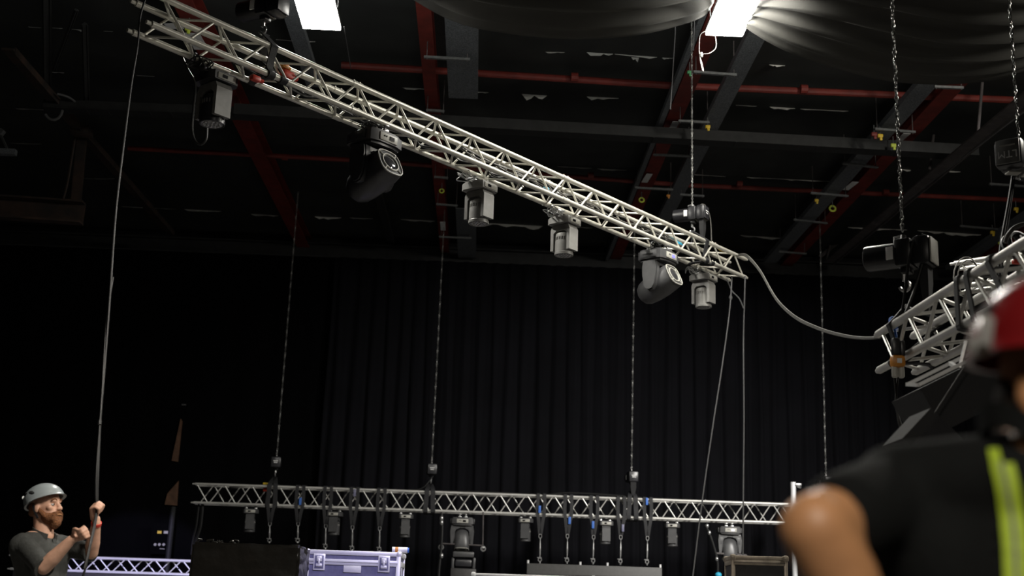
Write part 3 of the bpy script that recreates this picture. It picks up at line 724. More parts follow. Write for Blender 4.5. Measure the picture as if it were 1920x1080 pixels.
def hoist(label, X, scale=1.0, coverm=None, hook=True, bag=True, text=None, marks=True, bodym=None, group=None, lead=False):
    X = X @ Matrix.Scale(scale, 4)
    S_ = thing('chain_hoist', label, 'chain hoist', X=Matrix(X), group=group); body = bodym or M['black']
    Rx = X @ Matrix.Rotation(radians(90), 4, 'Y')
    MB().lathe([(.07, -.27), (.085, -.262), (.088, -.25), (.088, -.03), (.08, -.025)], 20, Rx, 2.6).build('motor', body, S_)
    MB().box((.02, 0, 0), (.12, .19, .20), X, .02).box((.02, 0, -.115), (.07, .09, .05), X, .01).build('gear_case', body, S_)
    MB().box((.145, 0, 0), (.13, .20, .215), X, .035).build('cover_housing', body, S_)
    cv = MB().box((.212, 0, 0), (.012, .165, .18), X, .02).build('cover', coverm or M['fixd'], S_)
    if marks:
        for z, w in ((.02, .09), (-.012, .07)): MB().box((.220, 0, z), (.004, w, .016), X).build('cover_marking', M['white'], cv)
    MB().box((-.07, -.088, .0), (.05, .012, .09), X, .002).build('rating_label', M['white'], S_)
    MB().sweep([X @ Vector(p) for p in ((-.06, 0, .09), (-.06, 0, .135), (-.02, 0, .14), (.02, 0, .135), (.02, 0, .1))], .008*scale, 6).build('handle', M['steel'], S_)
    MB().tube(X @ Vector((0, 0, .10)), X @ Vector((0, 0, .145)), .022*scale, .015*scale, n=10).build('chain_guide', M['steel'], S_)
    if hook:
        hk = MB().tube(X @ Vector((.0, 0, -.13)), X @ Vector((0, 0, -.19)), .018*scale, n=8)
        hk.sweep([X @ Vector((.035*sin(a), 0, -.225-.035*cos(a)*-1-.0)) for a in [radians(d) for d in range(0, 280, 20)]], .012*scale, 7); hk.build('hook', M['steel'], S_)
    if bag:
        vs = []; 
        for z, w, d in ((-.10, .03, .055), (-.22, .03, .055), (-.36, .02, .03), (-.42, .01, .015)): vs += [X @ Vector((.15+a*w, b*d, z)) for a, b in ((-1, -1), (1, -1), (1, 1), (-1, 1))]
        fs = [(3, 2, 1, 0), (12, 13, 14, 15)]+[(i*4+k, i*4+(k+1) % 4, (i+1)*4+(k+1) % 4, (i+1)*4+k) for i in range(3) for k in range(4)]
        MB().add(vs, fs).build('chain_bag', M['matte'], S_)
    if text:
        cu = bpy.data.curves.new('txt', 'FONT'); cu.body = text; cu.size = .075; cu.align_x = 'CENTER'; cu.align_y = 'CENTER'; cu.extrude = .002
        to = bpy.data.objects.new('txt', cu); COL.objects.link(to); bpy.context.view_layer.update()
        me = bpy.data.meshes.new_from_object(to.evaluated_get(bpy.context.evaluated_depsgraph_get())); bpy.data.objects.remove(to)
        Q = X @ T((.2195, 0, .02)) @ Matrix.Rotation(radians(90), 4, 'Z') @ Matrix.Rotation(radians(90), 4, 'X')
        mb = MB().add([v.co.copy() for v in me.vertices], [tuple(p.vertices) for p in me.polygons], Q); mb.build('lettering', M['white'], cv, smooth=0)
        MB().box((.220, 0, -.045), (.004, .11, .010), X).build('small_print', M['cream'], cv)
    return S_
def fx(org, xa, flip=False):
    return frame(org, xa, (0, 0, -1) if flip else (0, 0, 1))
# left hoist above the diagonal truss
hl = PY(496, 14, 9.35)
hoist('black chain hoist with light-edged cover above the left end of the diagonal truss', fx(hl, (.88, -.47, 0)), .9, marks=False, bag=False)
chain('steel chain rising from the hoist at the left end of the diagonal truss', hl+Vector((0, 0, .15)), (hl.x, hl.y, ZC-.02), .024, .0045, (8, 4))
sling('round_sling', 'black sling hanging the left end of the diagonal truss from its hoist', hl+Vector((0, 0, -.22)), PT, 1.12, CC, TT, .065)
hr = PY(1298, 402, 14.62)
hoist('black chain hoist with white label above the right end of the diagonal truss', fx(hr, (.86, -.5, 0)), .88)
chain('steel chain rising from the hoist at the right end of the diagonal truss', hr+Vector((0, 0, .12)), (hr.x, hr.y, ZC-.02), .024, .0042, (8, 4))
sling('round_sling', 'black sling hanging the right end of the diagonal truss from its hoist', hr+Vector((0, 0, -.21)), PT, 7.85, CC, TT, .065)
tag(MB().sweep(crom([PY(1312, 394, 14.55), PY(1314, 384, 14.55), PY(1322, 385, 14.6), PY(1330, 402, 14.7), PY(1333, 425, 14.75), PY(1334, 452, 14.78)], 5), .008, 6).build('hoist_lead', M['cableg']), 'grey lead arching from the right hoist of the diagonal truss', 'cable')
# big hoist above the second truss
hb = PY(1694, 478, 7.85)
hoist('large black chain hoist with pale cover hanging beside the red helmet', fx(hb, (.80, -.60, 0)), .94, coverm=M['cream'], marks=False)
chain('heavy steel chain hanging from the roof to the large black hoist', hb+Vector((0, 0, .16)), PY(1672, -12, 7.6), .026, .0052, (10, 5))
hk = hb+Vector((0, 0, -.34))
sling('round_sling', 'black sling and steel wire holding the near end of the truss by the red helmet', hk, PR, .30, CC, Vector((0, 1, 0)), .05)
t = thing('cable_pickup', 'dark cables hanging down from the large hoist past the orange hook', 'cable', hk)
for pix, r in (([(1728, 440), (1714, 452), (1704, 490), (1698, 540), (1690, 600), (1684, 640)], .010), ([(1728, 440), (1738, 448), (1733, 480), (1716, 540), (1694, 600), (1688, 640)], .010), ([(1688, 640), (1684, 700), (1680, 760), (1690, 800), (1692, 830)], .008), ([(1676, 700), (1680, 740), (1684, 790), (1694, 812)], .006)):
    MB().sweep(pxpath(pix, 7.72, 7.72), r, 6).build('cable', M['cable'], t)
t = thing('pendant_controller', 'orange and black chain hook block hanging at the end of the second truss', 'hook', PY(1683, 665, 7.4))
p = PY(1683, 678, 7.4); MB().box(p, (.085, .07, .075), ch=.02).build('orange_body', M['orange'], t)
MB().box(p+Vector((.0, -.036, .0)), (.03, .006, .03), ch=.004).build('badge', M['white'], t)
MB().box(p+Vector((-.008, 0, .09)), (.05, .05, .11), ch=.012).box(p+Vector((.03, 0, .08)), (.03, .05, .10), ch=.01).build('black_sleeve', M['black'], t)
for dx in (-.02, .02): MB().lathe([(.012, -.10), (.019, -.092), (.019, -.045), (.016, -.03)], 10, T(p+Vector((dx, 0, 0)))).build('hook_tip', M['cream'], t)
tag(MB().box(PY(1675, 606, 7.78), (.05, .06, .085), ch=.015).tube(PY(1678, 618, 7.75), PY(1682, 640, 7.72), .008, n=6).build('sling_tag', M['bluet']), 'blue tag on the sling at the end of the truss by the red helmet', 'tag')
t = thing('ratchet_strap', 'black webbing strap tied round the truss beside the red helmet', 'strap', PR('bn', 1.55))
for s_, lean in ((1.42, 0), (1.56, .06), (1.85, .16)):
    a = [PR('tf', s_+lean)+ZZ*.034, PR('tn', s_)+ZZ*.034, PR('tn', s_)-Vector((.034, 0, 0)), PR('tn', s_)-ZZ*.02-Vector((.034, 0, 0)), PR('bn', s_+lean)+ZZ*.02-Vector((.034, 0, 0)), PR('bn', s_+lean)-Vector((.034, 0, .01)), PR('bn', s_+lean)-ZZ*.034, PR('bf', s_+lean)-ZZ*.03]
    MB().strip(crom(a, 4), (0, 1, 0), .05, .01).build('webbing', M['strap'], t)
# upside-down hoist at the right edge
hu = PY(1905, 300, 8.1)
hoist('upside-down black chain hoist with lettered cover at the right edge', fx(hu, (-.62, -.78, 0), True), .95, coverm=M['plate'], hook=False, bag=False, marks=False, text='LTM', bodym=M['fixd'])
chain('steel chain above the upside-down hoist at the right edge', hu+Vector((.03, 0, .11)), (hu.x+.03, hu.y, ZC-.02), .026, .0052, (8, 4))
t = thing('hoist_body_plate', 'pale plates under the upside-down hoist at the right edge', 'plate', hu)
MB().box(hu+Vector((-.06, -.08, -.125)), (.09, .07, .012), ch=.004).build('plate', M['cream'], t); MB().box(hu+Vector((.06, -.05, -.125)), (.09, .07, .012), ch=.004).build('plate', M['cream'], t)
t = thing('hoist_lead', 'dark cable running down from the upside-down hoist to the second truss', 'cable', PY(1893, 340, 8.0))
MB().sweep(pxpath([(1899, 330), (1893, 370), (1884, 420), (1877, 460), (1874, 500), (1878, 545)], 8.0, 8.0), .011, 6).build('cable', M['cable'], t)
MB().sweep(pxpath([(1902, 330), (1896, 372), (1888, 424), (1880, 465), (1879, 505), (1882, 545)], 8.02, 8.02), .009, 6).build('cable', M['cable'], t)
t = thing('cable_coil', 'thick black cable coil hanging at the right edge above the red helmet', 'cable', PY(1908, 455, 7.6))
c = PY(1912, 462, 7.6)
for i, (r, dz) in enumerate(((.105, 0), (.10, .02), (.11, -.015), (.092, .01))):
    MB().torus((0, 0, dz), r, .016, 24, 8, T(c+Vector((.012*i, .03*i, 0))) @ Rz(.4*i) @ Matrix.Rotation(radians(62+8*i), 4, 'X')).build('cable_turn', M['cable'], t)
tag(MB().sweep(pxpath([(1884, 455), (1890, 440), (1905, 425), (1930, 418)], 7.4, 7.4), .014, 8).build('hoist_hook_arm', M['cableg']), 'pale curved hose over the cable coil at the right edge', 'hose')
tag(MB().box(PY(1907, 491, 7.55), (.06, .04, .03), ch=.01).build('cable_connector', M['redp']), 'red plug tip under the cable coil at the right edge', 'plug')
tag(MB().sweep([PY(1812+30*cos(a)*.8, 520-38*sin(a), 11.62+.02*a) for a in [i*.35 for i in range(14)]], .007, 5).sweep([PY(1816+26*cos(a)*.8, 522-34*sin(a), 11.62+.02*a) for a in [i*.35 for i in range(14)]], .007, 5).build('cable_loop', M['cableg']), 'grey cable loops hanging from the second silver truss tip', 'cable')

# loom sagging from the diagonal truss to the second truss
t = thing('cable_loom', 'bundle of grey cables sagging between the tips of two silver trusses', 'cable', PT('tn', 8.8))
for i in range(4):
    dx = (i-1.5)*1.6
    MB().sweep(pxpath([(1385, 478+dx*.4), (1400, 480+dx), (1425, 508+dx), (1455, 560+dx), (1490, 594+dx), (1535, 616+dx*.9), (1580, 629+dx*.8), (1620, 634+dx*.6), (1652, 632+dx*.4)], 15.0, 7.95), .007, 6).build('cable', M['cableg'], t)
tag(MB().sweep(pxpath([(1372, 518), (1371, 545), (1366, 600), (1352, 700), (1338, 790), (1318, 930), (1298, 1090), (1292, 1140)], 15.0, 14.6, 6), .009, 7).ell(PY(1370, 558, 15), (.022, .022, .035)).build('tag_line', M['rope']), 'grey rope with a knot hanging slanted from the right end of the diagonal truss', 'rope')
tag(MB().sweep(pxpath([(1397, 518), (1396, 560), (1394, 640), (1395, 780), (1394, 900), (1393, 1044)], 15.1, 15.0, 6), .0095, 7).build('tag_line', M['rope']), 'grey rope hanging straight down from the tip of the diagonal truss', 'rope')
tag(MB().sweep(pxpath([(1363, 524), (1372, 545), (1386, 560), (1394, 578)], 15.05, 15.05, 6), .009, 6).build('tail_cord', M['rope']), 'short cord joining the two ropes under the tip of the diagonal truss', 'rope')

# ------------------------------------------------------------------ back truss: hoists, chains, slings, turnbuckles, lights
YBK = 23.17
GC = None
for (u, v), (tu, tv), lab in (((518, 868), (562, 420), 'left'), ((809, 881), (826, 425), 'middle'), ((1184, 895), (1191, 470), 'right')):
    c = PY(u, v, YBK); hoist(f'small black chain hoist on the {lab} of the low back truss', fx(c, (.1, -1, 0)), .95, hook=True, bag=(lab == 'right'))
    chain(f'thin steel chain rising from the {lab} hoist of the low back truss', c+Vector((0, 0, .13)), (c.x+.02, c.y, ZC-.02), .036, .0046, (6, 4))
    h = c+Vector((0, 0, -.26)); sl = thing('round_sling', f'black sling under the {lab} hoist of the low back truss', 'sling', h)
    for k_ in (-1, 1): MB().strip(crom([h, Vector((c.x+k_*.05, 22.965, 3.10)), Vector((c.x+k_*.06, 22.962, 2.9)), Vector((c.x+k_*.07, 22.965, 2.70)), Vector((c.x+k_*.05, 23.1, 2.66))], 4), (1, 0, 0), .08, .012).build('webbing', M['strap'], sl)
c = PY(1549, 905, YBK); hoist('chain hoist of the low back truss hidden behind the red-helmeted man', fx(c, (.1, -1, 0)), .95)
chain('thin steel chain hanging at the right of the back curtain by the red-helmeted man', c+Vector((0, 0, .13)), (c.x+.02, c.y, ZC-.02), .036, .0046, (6, 4))
tb = None; ORD = ['leftmost', 'second', 'third', 'fourth', 'rightmost']
UL = [(506, 980, 1018, None), (559, 980, 1018, 940), (611, 984, 1030, None), (661, 986, 1034, 924), (712, 988, 1036, None)]
UR = [(1013, 1002, 1056, 955), (1064, 1002, 1057, 976), (1113, 1004, 1058, 984), (1164, 1004, 1059, 990), (1214, 1006, 1060, 940)]
for side, rows, where in (('l', UL, 'behind the crate and case'), ('r', UR, 'above the dark hanging panel')):
    for i, (u, v0, v1, tv) in enumerate(rows):
        y = 22.98; a = PY(u, v0, y); b = PY(u-1, v1, y); x = a.x
        s_ = thing('round_sling', f'black sling round the low back truss, {ORD[i]} of five {where}', 'sling', a)
        rr = .032
        for q in (-.055, .06):
            pts = [a+Vector((q*.15, 0, .0)), Vector((x+q*.7, 22.955, 2.62)), Vector((x+q, 22.955, 2.72)), Vector((x+q*1.1, 22.955, 2.92)), Vector((x+q, 22.955, 3.06)), Vector((x+q, 23.0, 3.10)), Vector((x+q, 23.335, 3.10)), Vector((x+q, 23.375, 3.06))]
            MB().strip(crom(pts, 4), (1, 0, 0), .06, .012).build('webbing', M['strap'], s_)
        if tv:
            MB().box(PY(u+(4 if i % 2 else -1), tv, 22.93), (.045, .012, .13), ch=.004).build('tag', M['bluet'] if i != 3 else M['casep'], s_)
        t = thing('turnbuckle', f'steel turnbuckle, {ORD[i]} of five hanging {where}', 'turnbuckle', b)
        d = (b-a); L = d.length
        MB().torus((0, 0, 0), .026, .008, 14, 6, T(a+d*.06) @ Matrix.Rotation(pi/2, 4, 'X') @ Matrix.Scale(1.5, 4, (0, 1, 0))).build('eye', M['steel'], t)
        MB().tube(a+d*.15, a+d*.26, .009, n=8).tube(a+d*.25, a+d*.5, .013, .019, n=10).tube(a+d*.5, a+d*.74, .019, .013, n=10).tube(a+d*.72, a+d*.82, .009, n=8).build('barrel', M['steel'], t)
        MB().torus((0, 0, 0), .030, .010, 14, 6, T(a+d*.88) @ Matrix.Rotation(pi/2, 4, 'X')).tube(a+d*.87+Vector((-.05, 0, .03)), a+d*.87+Vector((.03, 0, .03)), .01, n=8).tube(a+d*.93, a+d*1.0, .016, n=8).build('shackle', M['steel'], t)
# hanging dark panel
a, b = PY(988, 1057, 22.98), PY(1241, 1063, 22.98)
t = thing('led_panel_bar', 'dark grey panel hanging from five turnbuckles under the low back truss', 'panel', ((a.x+b.x)/2, 22.98, .9))
MB().box(((a.x+b.x)/2, 23.02, 1.36), (b.x-a.x, .14, .98), ch=.01).build('panel', M['led'], t)
MB().box(((a.x+b.x)/2, 22.946, 1.66), (b.x-a.x-.02, .012, .02)).build('seam', M['casek'], t)
for u, v in ((1088, 1057), (1139, 1059), (1238, 1061), (990, 1056)):
    p = PY(u, v, 23.0); MB().tube((p.x, 23.0, 1.84), (p.x, 23.0, 1.905), .02, n=10).build('corner_pin', M['white'], t)
# small and large heads on the back truss
swb = make_wash('dark small moving light hanging under the low back truss, leftmost, above the wrapped crate', None, M['fixt'], M['fixt'])
pos = [(470, 953), (628, 959), (760, 967), (986, 970), (1135, 977), (1261, 982)]
LABS = ['', 'dark small moving light under the low back truss above the blue-grey case latch', 'dark small moving light under the low back truss above the blue-grey case corner', 'dark small moving light left of the right-hand row of slings on the low back truss',
        'dark small moving light between the slings above the dark panel', 'dark small moving light right of the slings near the slanting rope']
for i, (u, v) in enumerate(pos):
    p = PY(u, v, 23.0); X = T((p.x, 23.05, 2.645)) @ Rz(.12*(-1)**i)
    if i == 0: swb.matrix_world = X
    else: copy_thing(swb, X, LABS[i])
spb = make_spot('large dark moving light with arched yoke under the middle of the low back truss', None, 78, M['fixt'], lite=True)
p = PY(868, 962, 23.0); spb.matrix_world = T((p.x, 23.06, 2.62))
p = PY(1368, 985, 23.0); s2 = copy_thing(spb, T((p.x, 23.06, 2.62)), 'large dark moving light with lit white display under the low back truss beside the rope')
for ch in s2.children:
    for g in ch.children:
        if g.name.startswith('display'): g.data = g.data.copy(); g.data.materials[0] = mat('white_display', (.4, .4, .6), .3, emit=(.8, .8, 1), es=1.5)
# drop bars below the middle of the back truss
def P23(u, v): return PY(u, v, 22.95)
t = thing('drop_bar', 'thin dark hanging bar with two drop rods below the large moving light', 'bar', P23(868, 1022))
MB().tube(P23(826, 1019), P23(907, 1023), .014, n=8).build('crossbar', M['greysteel'], t)
for u in (828, 906): MB().tube(P23(u, 960), P23(u-1, 1033), .012, n=8).build('drop_rod', M['greysteel'], t)
for u, v in ((827, 1026), (906, 1029), (869, 1022)): MB().torus((0, 0, 0), .04, .014, 12, 6, T(P23(u, v)) @ Matrix.Rotation(pi/2, 4, 'X')).box(P23(u, v)+Vector((0, 0, .02)), (.05, .03, .03), ch=.005).build('clamp', M['steel'], t)
t = thing('standing_moving_light', 'dark box-like moving light standing below the drop bar', 'moving light', PY(868, 1085, 23.0))
c = PY(869, 1040, 23.0); MB().box(c, (.38, .34, .10), ch=.02).build('base', M['fixt'], t)
c2 = PY(869, 1056, 23.0); MB().box(c2+Vector((0, 0, 0)), (.30, .28, .13), ch=.03).build('head', M['fixd'], t); MB().box(c2+Vector((-.19, 0, .0)), (.05, .2, .2), ch=.015).box(c2+Vector((.19, 0, .0)), (.05, .2, .2), ch=.015).build('yoke', M['fixt'], t)
MB().box(PY(869, 1066, 22.98)+Vector((0, 0, -.52)), (.46, .38, 1.04), ch=.02).build('plinth', M['casek'], t)
t = thing('cable_drop', 'dark vertical cable with connectors hanging left of the drop bar', 'cable', P23(828, 1050))
MB().sweep(pxpath([(828, 962), (829, 990), (827, 1030), (823, 1070), (822, 1110)], 22.9, 22.9), .022, 7).build('cable', M['cable'], t)
for v in (972, 980, 1042): MB().ell(PY(828, v, 22.88), (.035, .035, .05)).build('connector', M['steel'], t)
t = thing('cable_drop', 'dark cable with connectors hanging left of the bronze-edged case', 'cable', P23(1330, 1000))
MB().sweep(pxpath([(1322, 984), (1330, 1000), (1340, 1030), (1346, 1060), (1344, 1110)], 22.6, 22.6), .02, 7).build('cable', M['cable'], t)
for u, v in ((1330, 999), (1344, 1048), (1326, 986)): MB().ell(PY(u, v, 22.58), (.03, .03, .04)).build('connector', M['steel'], t)
MB().ell(PY(1347, 1078, 22.58), (.06, .05, .05)).build('plug', M['cyan'], t)
MB().bar(PY(1342, 1037, 22.95), PY(1400, 1041, 22.95), .03, .03).build('shelf_bar', M['greysteel'], t)
t = thing('vertical_pole', 'bright vertical pole with a clamp beside the low back truss by the bare elbow', 'pole', PY(1486, 950, 22.9))
MB().tube(PY(1487, 904, 22.9), Vector((PY(1487, 904, 22.9).x, 22.9, .01)), .05, n=16).build('pole', M['alu3'], t)
MB().box(PY(1496, 909, 22.88), (.12, .08, .05), ch=.01).tube(PY(1496, 912, 22.86), PY(1501, 914, 22.8), .02, n=8).build('clamp', M['steel'], t)
tag(MB().box(PY(1330, 943, 23.1), (.22, .1, .02)).box(PY(1322, 940, 23.1), (.02, .1, .05)).build('truss_bracket', M['steel']), 'small wire bracket on top of the low back truss beside the rope', 'bracket')
tag(MB().sweep(pxpath([(430, 913), (470, 911), (540, 914), (640, 917), (760, 921), (900, 922), (1010, 928), (1070, 924), (1170, 930), (1240, 937), (1330, 942), (1450, 945)], 23.15, 23.15), .016, 6).sweep(pxpath([(760, 921), (790, 916), (805, 902), (812, 892)], 23.12, 23.15), .012, 6).build('truss_cable', M['cable']), 'black cable lying along the top of the low back truss', 'cable')
tag(MB().box(PY(500, 907, 23.1), (.13, .05, .04), ch=.01).build('cable_connector', M['yellow']), 'yellow plug on top of the left end of the low back truss', 'plug')
tag(MB().box(PY(498, 918, 23.1), (.09, .05, .07), ch=.015).build('cable_connector', M['redp']), 'red plug inside the left end of the low back truss', 'plug')
tag(MB().sweep(pxpath([(380, 943), (376, 985), (368, 1012), (362, 1040)], 23.1, 23.1), .03, 6).sweep(pxpath([(373, 943), (368, 985), (362, 1012), (359, 1040)], 23.1, 23.1), .02, 6).build('truss_cable', M['cable']), 'dark cables hanging below the left tip of the low back truss', 'cable')

# ------------------------------------------------------------------ cases and crate
def corner_case(name, label, X, w, d, h, panel, edge, latch_x=(), cat='flight case', lab=None, ew=.035, lid=.13):
    """X places the bottom centre; front is local -y"""
    t = thing(name, label, cat, X=X)
    MB().box((0, 0, h/2), (w-.012, d-.012, h-.012), X).build('panel', panel, t)
    def E_(p0, p1, nm='edge_extrusion'): MB().box([(a+b)/2 for a, b in zip(p0, p1)], [abs(b-a)+ew*(1 if a == b else 0.0) for a, b in zip(p0, p1)], X, .006).build(nm, edge, t)
    q = ew*.35
    for sx in (-1, 1):
        for sy in (-1, 1): E_((sx*(w/2-q), sy*(d/2-q), 0), (sx*(w/2-q), sy*(d/2-q), h))
        E_((sx*(w/2-q), -d/2, h-q), (sx*(w/2-q), d/2, h-q))
    for sy in (-1, 1): E_((-w/2, sy*(d/2-q), h-q), (w/2, sy*(d/2-q), h-q))
    MB().box((0, -d/2, h-lid), (w-ew, .014, ew*1.25), X, .004).build('lid_extrusion', edge, t); MB().box((0, -d/2-.002, h-lid), (w-ew, .014, .004), X).build('lid_groove', M['casek'], t)
    for sx in (-1, 1): MB().box((sx*w/2, 0, h-lid), (.014, d-ew, ew*1.1), X, .004).build('lid_extrusion', edge, t)
    for sx in (-1, 1):
        for sy in (-1, 1): MB().box((sx*(w/2-.012), sy*(d/2-.012), h-.012), (.055, .055, .055), X, .018).build('ball_corner', edge, t)
    for lx in latch_x:
        l = MB().box((lx, -d/2-.004, h-lid-.005), (.115, .012, .16), X, .012).build('latch', edge, t)
        MB().box((lx, -d/2-.011, h-lid-.005), (.085, .006, .125), X, .008).build('latch_dish', M['casep'], l)
        MB().box((lx, -d/2-.018, h-lid+.025), (.05, .014, .05), X, .006).box((lx, -d/2-.018, h-lid-.035), (.06, .012, .03), X, .006).box((lx, -d/2-.022, h-lid-.0), (.02, .016, .05), X, .004).build('latch_wing', M['alu3'], l)
    if lab: MB().box((lab[0], -d/2-.004, h+lab[1]), (lab[2], .006, lab[3]), X, .002).build('label', M['white'], t)
    return t
xl, xr = PY(574, 1031, 12.5), PY(751, 1037, 12.5)
CW = xr.x-xl.x; zt = xr.z
corner_case('flight_case', 'blue-grey flight case with bright edges, butterfly latches and a blank white label', T(((xl.x+xr.x)/2, 12.5+.38, 0)) @ Rz(0), CW, .76, zt, M['casep'], M['alu3'], (-.325, .305), lab=(-.0, -.168, .17, .066), ew=.045, lid=.105)
tag(MB().box((xr.x+.006, 12.75, zt-.22), (.006, .09, .17)).build('paper_strip', M['white']), 'white paper strip stuck on the side of the blue-grey case', 'label')
t = thing('tape_roll', 'small white roll lying on the corner of the blue-grey case', 'tape', PY(752, 1033, 12.6))
p = Vector((xr.x+.0, 12.62, zt+.032)); MB().tube(p+Vector((-.09, 0, 0)), p+Vector((.06, .0, 0)), .03, n=14).build('roll', M['white'], t); MB().tube(p+Vector((.06, 0, 0)), p+Vector((.075, 0, 0)), .026, n=14).build('end_cap', M['bluet'], t); MB().tube(p+Vector((-.06, 0, 0)), p+Vector((-.03, 0, 0)), .0305, n=14).build('orange_band', M['orange'], t)
a, b = PY(1379, 1041, 11.0), PY(1481, 1047, 11.0)
X = T(((a.x+b.x)/2, 11.0+.3, 0)) @ Rz(-.10)
corner_case('flight_case', 'dark flight case with bronze edges beside the red-helmeted man bare arm', X, b.x-a.x, .62, (a.z+b.z)/2, M['casek'], M['caseb'], lid=.052)
a, b = PY(886, 1074, 14.0), PY(1115, 1080, 14.0)
corner_case('flight_case', 'dark blue flight case, only its white top edge showing below the hanging panel', T(((a.x+b.x)/2, 14.4, 0)), b.x-a.x, .8, a.z-.005, M['casep'], M['alu3'], ew=.03, lid=.2)
# stretch-wrapped crate on a dark box
a, b = PY(362, 1018, 10.5), PY(561, 1020, 10.5); w = b.x-a.x; zt = (a.z+b.z)/2; hh = .335
bm = bmesh.new(); bmesh.ops.create_cube(bm, size=1.0)
for v in bm.verts: v.co = Vector((v.co.x*(w+.02), v.co.y*.62, v.co.z*hh))
bmesh.ops.bevel(bm, geom=list(bm.edges), offset=.02, segments=2, affect='EDGES')
bmesh.ops.subdivide_edges(bm, edges=list(bm.edges), cuts=10, use_grid_fill=True)
cx = (a.x+b.x)/2
for v in bm.verts:
    k_ = noise.noise(Vector((v.co.x*9, v.co.y*9, v.co.z*14))); e = .005*k_
    if v.co.x > w/2-.02: e += .022*noise.noise(Vector((v.co.y*20, v.co.z*26, 3)))
    n_ = v.normal if v.normal.length else Vector((0, 0, 1)); v.co += n_*e
    v.co += Vector((cx, 10.5+.31, zt-hh/2))
vs = [v.co.copy() for v in bm.verts]; bm.verts.index_update(); fs = [[v.index for v in f.verts] for f in bm.faces]; bm.free()
t = thing('wrapped_crate', 'crate wrapped in shiny black stretch film in front of the blue-grey case', 'crate', (cx, 10.8, zt-hh))
MB().add(vs, fs).build('film', M['wrap'], t, smooth=60)
mb = MB(); rnd = random.Random(4)
for i in range(9):
    x = a.x+.03+rnd.random()**1.4*w*.85; p = Vector((x, 10.53+rnd.random()*.1, zt+.008)); mb.sweep(crom([p+Vector((rnd.uniform(-.03, .03), 0, rnd.uniform(-.01, .018))) for _ in range(4)], 3), .008, 5)
mb.build('film_creases', M['wrap'], t)
tag(MB().box((cx-.02, 10.84, (zt-hh)/2), (w-.06, .5, zt-hh-.02), ch=.02).build('storage_trunk', M['casek']), 'dark trunk under the wrapped crate', 'trunk')

# ------------------------------------------------------------------ wall bits behind the left curtain edge
def wood(label, pix, y=26.17):
    pts = [PY(u, v, y) for u, v in pix]; o = pts[0]; mb = MB().prism([(p.x-o.x, p.z-o.z) for p in pts], (1, 0, 0), (0, 0, 1), (0, 1, 0), o, .04)
    return tag(mb.build('wood_panel', M['wood']), label, 'wood panel')
wood('narrow brown wood strip on the back wall, upper one of two', [(322, 864), (334, 866), (342, 790), (339, 785)])
wood('brown wood patch on the back wall, lower and wider of two', [(309, 946), (332, 948), (335, 902), (326, 912), (314, 926)])
t = thing('control_panel', 'small dark control box with three round white buttons on the back wall', 'control box', PY(300, 1030, 25.9))
c = PY(302, 1010, 25.93); MB().box(c, (.42, .06, .62), ch=.01).build('enclosure', M['curtainl'], t)
for u in (291, 299, 307): p = PY(u, 1021, 25.89); MB().tube(p+Vector((0, .03, 0)), p+Vector((0, -.012, 0)), .028, n=14).build('button', M['cream'], t)
p = PY(299, 998, 25.89); MB().box(p, (.085, .012, .055)).build('yellow_label', M['yellow'], t); p = PY(312, 998, 25.89); MB().box(p, (.105, .012, .055)).build('white_label', M['cream'], t)
p = PY(304, 1029, 25.89); MB().box(p, (.10, .012, .012)).build('legend_strip', M['cream'], t)
tag(MB().box(PY(345, 759, 25.95), (.09, .03, .03)).build('wall_plate', M['fixt']), 'tiny pale plate on the dark back wall above the wood strip', 'plate')
tag(MB().tube(PY(325, 950, 25.9), Vector((PY(325, 950, 25.9).x-.02, 25.9, .01)), .055, n=10).build('drain_pipe', M['purlin']), 'dark vertical pipe on the back wall beside the control box', 'pipe')

# loudspeakers hanging behind the man in the red helmet
t = thing('loudspeaker', 'black loudspeaker cabinet with a bright top frame hanging left of the red helmet', 'speaker', PY(1790, 730, 6.2))
A = PY(1722, 722, 6.2); B = PY(1815, 676, 6.2); ax = (B-A).normalized(); dn = Vector((ax.z, 0, -ax.x)).normalized()
if dn.z > 0: dn = -dn
def sbox(o, la, lb, ly): 
    P8 = [o+ax*i*la+dn*j*lb+Vector((0, k_*ly, 0)) for i in (0, 1) for j in (0, 1) for k_ in (0, 1)]
    return MB().add(P8, [(0, 1, 3, 2), (4, 6, 7, 5), (0, 4, 5, 1), (2, 3, 7, 6), (0, 2, 6, 4), (1, 5, 7, 3)])
sbox(A+dn*.02, .46, .24, .45).build('cabinet', M['matte'], t)
fr = MB().bar(A, A+ax*.46, .02, .018).bar(A+Vector((0, .16, .03)), A+ax*.46+Vector((0, .16, .03)), .02, .018).bar(A, A+Vector((0, .16, .03)), .02, .018).bar(A+ax*.22, A+ax*.26+Vector((0, .16, .03)), .02, .018); fr.build('flying_frame', M['white'], t)  # white colour stands in for the lamp reflecting off the frame
MB().tube(PY(1800, 690, 6.3), PY(1812, 640, 6.3), .012, n=8).build('rigging_link', M['steel'], t)
t = thing('loudspeaker', 'grey-fronted loudspeaker cabinet slanting below the black one by the shoulder', 'speaker', PY(1740, 800, 6.3))
A2 = PY(1692, 822, 5.88); B2 = PY(1745, 765, 5.88); ax = (B2-A2).normalized(); dn = Vector((ax.z, 0, -ax.x)).normalized(); dn = -dn if dn.z > 0 else dn
sbox(A2, (B2-A2).length, .05, .3).build('grille', M['matte'], t); sbox(A2+dn*.05, (B2-A2).length, .16, .3).build('cabinet', M['black'], t)
